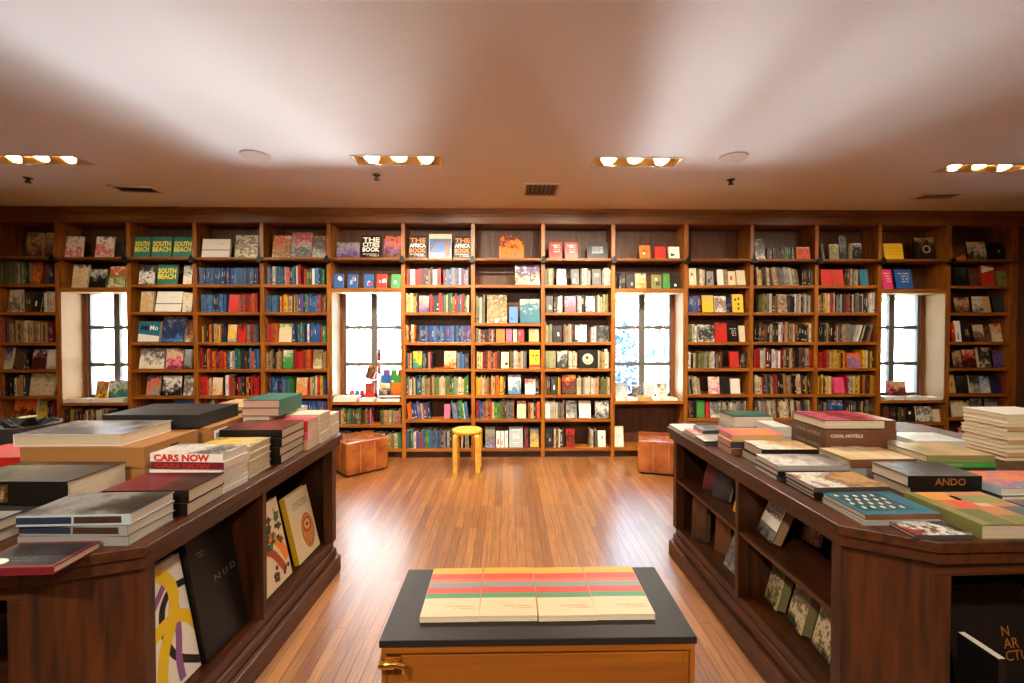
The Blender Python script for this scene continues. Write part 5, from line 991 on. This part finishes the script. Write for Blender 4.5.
building(6.6, 14, 9.6, 6, 'white building with tall windows outside the rightmost window', [(8.9, 1.0, .7, 1.9), (7.6, .4, .5, 1.6), (10.4, 1.0, .7, 1.9)])
bark = ext_mat('bark', '5a5048', '7a7066', 8)
def tree(x, y, h, r, lab, seed, tr=.09, leafc=('7a9a5a', 'a8c088'), n=420):
    q = random.Random(seed); t = thing('tree', lab, 'tree', (x, y, -.15), 0, 'trees outside the windows')
    m = MB(); m.tube([(0, 0, 0), (.05, .02, h*.4), (.0, .05, h*.75)], [tr, tr*.75, tr*.4], bark, 8)
    for k in range(6):
        a = q.uniform(0, 6.3); m.tube([(.03, .02, h*(.4+.05*k)), (r*.6*math.cos(a), r*.6*math.sin(a), h*(.6+.05*k))], [tr*.4, tr*.12], bark, 6)
    m.build('trunk', t); m = MB(); lm = [plain('leaf_'+c, lin(c), .5) for c in leafc]
    for k in range(n):
        a = q.uniform(0, 2*PI); e = math.acos(q.uniform(-1, 1)); rr = r*q.random()**.45
        p = Vector((rr*math.sin(e)*math.cos(a), rr*math.sin(e)*math.sin(a), h*.78+rr*.8*math.cos(e))); u = Vector((q.gauss(0, 1), q.gauss(0, 1), q.gauss(0, 1))).normalized()*.11; v = u.cross(Vector((q.gauss(0, 1), q.gauss(0, 1), q.gauss(0, 1)))).normalized()*.05
        m.poly([p-u, p+v, p+u, p-v], lm[k % 2])
    m.build('crown', t)
tree(2.9, 8.8, 3.2, 1.2, 'light leafed tree seen through the third window', 1)
tree(3.6, 13.6, 3.6, 1.0, 'pale tree farther off outside the third window', 2)
tree(6.7, 8.6, 3.0, .7, 'slim green tree close outside the rightmost window', 3, .06, ('5a9a3a', '8ac05a'), 300)
tree(-3.1, 9.4, 3.0, .9, 'bare pale tree outside the second window', 4, .05, ('c8ccc8', 'd8dcd8'), 80)
def shrub(x, y, z, h, r, lab, seed, cs):
    q = random.Random(seed); t = thing('shrub', lab, 'shrub', (x, y, z), 0); m = MB(); lm = [plain('leaf_'+c, lin(c), .5) for c in cs]
    for k in range(320):
        a = q.uniform(0, 2*PI); zz = q.random(); rr = r*(math.sin(min(1, zz*.9+.12)*PI)**.6)*q.random()**.4; p = Vector((rr*math.cos(a), rr*math.sin(a), h*(.22+.78*zz))); u = Vector((q.gauss(0, 1), q.gauss(0, 1), q.gauss(0, 1))).normalized()*.09; v = u.cross(Vector((q.gauss(0, 1), q.gauss(0, 1), q.gauss(0, 1)))).normalized()*.045
        m.poly([p-u, p+v, p+u, p-v], lm[k % 2])
    m.build('foliage', t); m = MB(); m.tube([(0, 0, .2), (0, 0, h*.5)], .02, bark, 6); m.build('stem', t)
    m = MB(); m.lathe([(0, 0), (.14, 0), (.2, .3), (.22, .3), (.22, .34), (.0, .3)], plain('planter_clay', lin('8a8e94'), .7), 20); m.build('planter', t, True)
shrub(2.08, 8.1, -.15, 1.75, .27, 'bluish shrub in a grey planter outside the third window', 6, ('3a5a80', '52749a'))
# parked car beyond the third window
car = thing('car', 'pale blue car parked outside beyond the third window', 'car', (4.2, 11.6, -.15)); pa = plain('car_paint', lin('8fb0d0'), .25, 0, .5, .6); cg = plain('car_glass', lin('2c4a66'), .1)
prof = [(-2.1, .35), (-2.1, .72), (-1.95, .85), (-1.2, .93), (-.6, 1.38), (.75, 1.4), (1.45, .98), (2.0, .9), (2.1, .7), (2.1, .35)]
Mc = Matrix(((1, 0, 0, 0), (0, 0, 1, 0), (0, 1, 0, 0), (0, 0, 0, 1)))
m = MB(); m.prism(prof, -.85, .85, pa, Mc); m.build('body', car, bevel=.06, fix=True)
m = MB(); m.prism([(-1.0, .96), (-.55, 1.33), (.05, 1.34), (.05, .97)], -.87, -.853, cg, Mc); m.prism([(.12, .97), (.12, 1.34), (.7, 1.34), (1.25, 1.0)], -.87, -.853, cg, Mc); m.build('side_window', car, fix=True)
for wx in (-1.3, 1.35):
    for wy in (-.82, .82):
        m = MB(); m.lathe([(0, -.09), (.22, -.1), (.32, -.09), (.33, 0), (.32, .09), (.22, .1), (0, .09)], plain('tyre', lin('22262a'), .8), 24, Matrix.Translation((wx, wy, .33)) @ Matrix.Rotation(PI/2, 4, 'X')); wh = m.build('wheel', car, True)
        m = MB(); m.lathe([(0, -.105), (.19, -.105), (.2, -.1)], plain('hub_metal', lin('b8bcc0'), .3, .8), 18, Matrix.Translation((wx, wy, .33)) @ Matrix.Rotation(PI/2, 4, 'X'), cap=False); m.build('hub', wh)

# ---------------------------------------------------------------- light
def light(kind, name, loc, energy, col=(1, 1, 1), rot=None, aim=None, **k):
    l = bpy.data.lights.new(name, kind); l.energy = energy; l.color = col
    for a, v in k.items(): setattr(l, a, v)
    o = bpy.data.objects.new(name, l); C.objects.link(o); o.location = loc
    if aim is not None: o.rotation_euler = (Vector(aim)-Vector(loc)).to_track_quat('-Z', 'Y').to_euler()
    elif rot: o.rotation_euler = rot
    return o
W = bpy.data.worlds.new('sky'); bpy.context.scene.world = W; W.use_nodes = True; nt = W.node_tree
sk = node(nt, 'ShaderNodeTexSky'); sk.sky_type = 'NISHITA'; sk.sun_disc = False; sk.sun_elevation = R(48); sk.sun_rotation = R(200)
nt.links.new(sk.outputs[0], nt.nodes['Background'].inputs[0]); nt.nodes['Background'].inputs[1].default_value = SKY
light('SUN', 'sun', (0, -10, 20), SUN, (.94, .97, 1), aim=(1.5, 0, 5), angle=R(.6))
for b in WINB:
    l = light('AREA', 'window_portal', ((PX[b]+PX[b+1])/2, 5.69, 1.3), 1, rot=(-PI/2, 0, 0), shape='RECTANGLE', size=.78, size_y=1.28); l.data.cycles.is_portal = True
for a, c in REARW: light('AREA', 'rear_window_daylight', ((a+c)/2, YF-.2, 1.5), REAR, (1, .93, .85), rot=(PI/2, 0, 0), shape='RECTANGLE', size=c-a, size_y=1.9)
for (x, y) in LIGHTS:
    for dx in (-.2, .2):
        light('SPOT', 'downlight_beam', (x+dx, y+.02, ZC-.01), SPOT*(1 if abs(x) < 2 else .25), (1, .86, .66), aim=(x+dx*3.2, 5.3, 1.3), spot_size=R(98), spot_blend=.8, shadow_soft_size=.05)
    light('SPOT', 'downlight_beam', (x, y, ZC-.01), SPOT*.85, (1, .87, .7), aim=(x*.92, y-.9, 0), spot_size=R(95), spot_blend=.8, shadow_soft_size=.05)
for (x, y) in BACK_FILL: light('SPOT', 'downlight_beam', (x, y, ZC-.01), SPOT*(  .8 if abs(x) < 2 else .2), (1, .89, .74), aim=(x*.8, y+2.6, .5), spot_size=R(125), spot_blend=.8, shadow_soft_size=.06)  # fill from the added row behind the camera, aimed forward
# added spots outside the windows, standing in for sun reflected onto the ceiling
for x, tx, s, p, bl in ((-1.42, -1.64, 12, .24, 1), (-1.55, -1.66, 34, .22, 1), (1.98, 1.75, 12, .21, 1), (1.9, 1.74, 34, .2, 1)): light('SPOT', 'ceiling_fill_spot', (x, 8.3, .05), CEILING_FILL*p, (.9, .95, 1), aim=(tx, 5.6, 1.3), spot_size=R(s), spot_blend=bl, shadow_soft_size=.3)
for x, p in ((-4.74, .18), (-1.64, .75), (1.66, .75), (4.8, .14)): light('SPOT', 'ceiling_fill_spot', (x*1.02, 8.5, .05), CEILING_FILL*p, (1, .97, .92), aim=(x, 5.6, 1.3), spot_size=R(90), spot_blend=1, shadow_soft_size=.9)  # wide spots added outside all four windows to brighten the ceiling
sc = bpy.context.scene
sc.view_settings.view_transform = 'Standard'; sc.view_settings.look = 'None'; sc.view_settings.gamma = 1; sc.view_settings.use_curve_mapping = False
sc.view_settings.exposure = EXPO
sc.cycles.max_bounces = 8; sc.cycles.diffuse_bounces = 5; sc.cycles.glossy_bounces = 4; sc.cycles.transparent_max_bounces = 12; sc.cycles.sample_clamp_indirect = 6; sc.cycles.caustics_reflective = False; sc.cycles.caustics_refractive = False
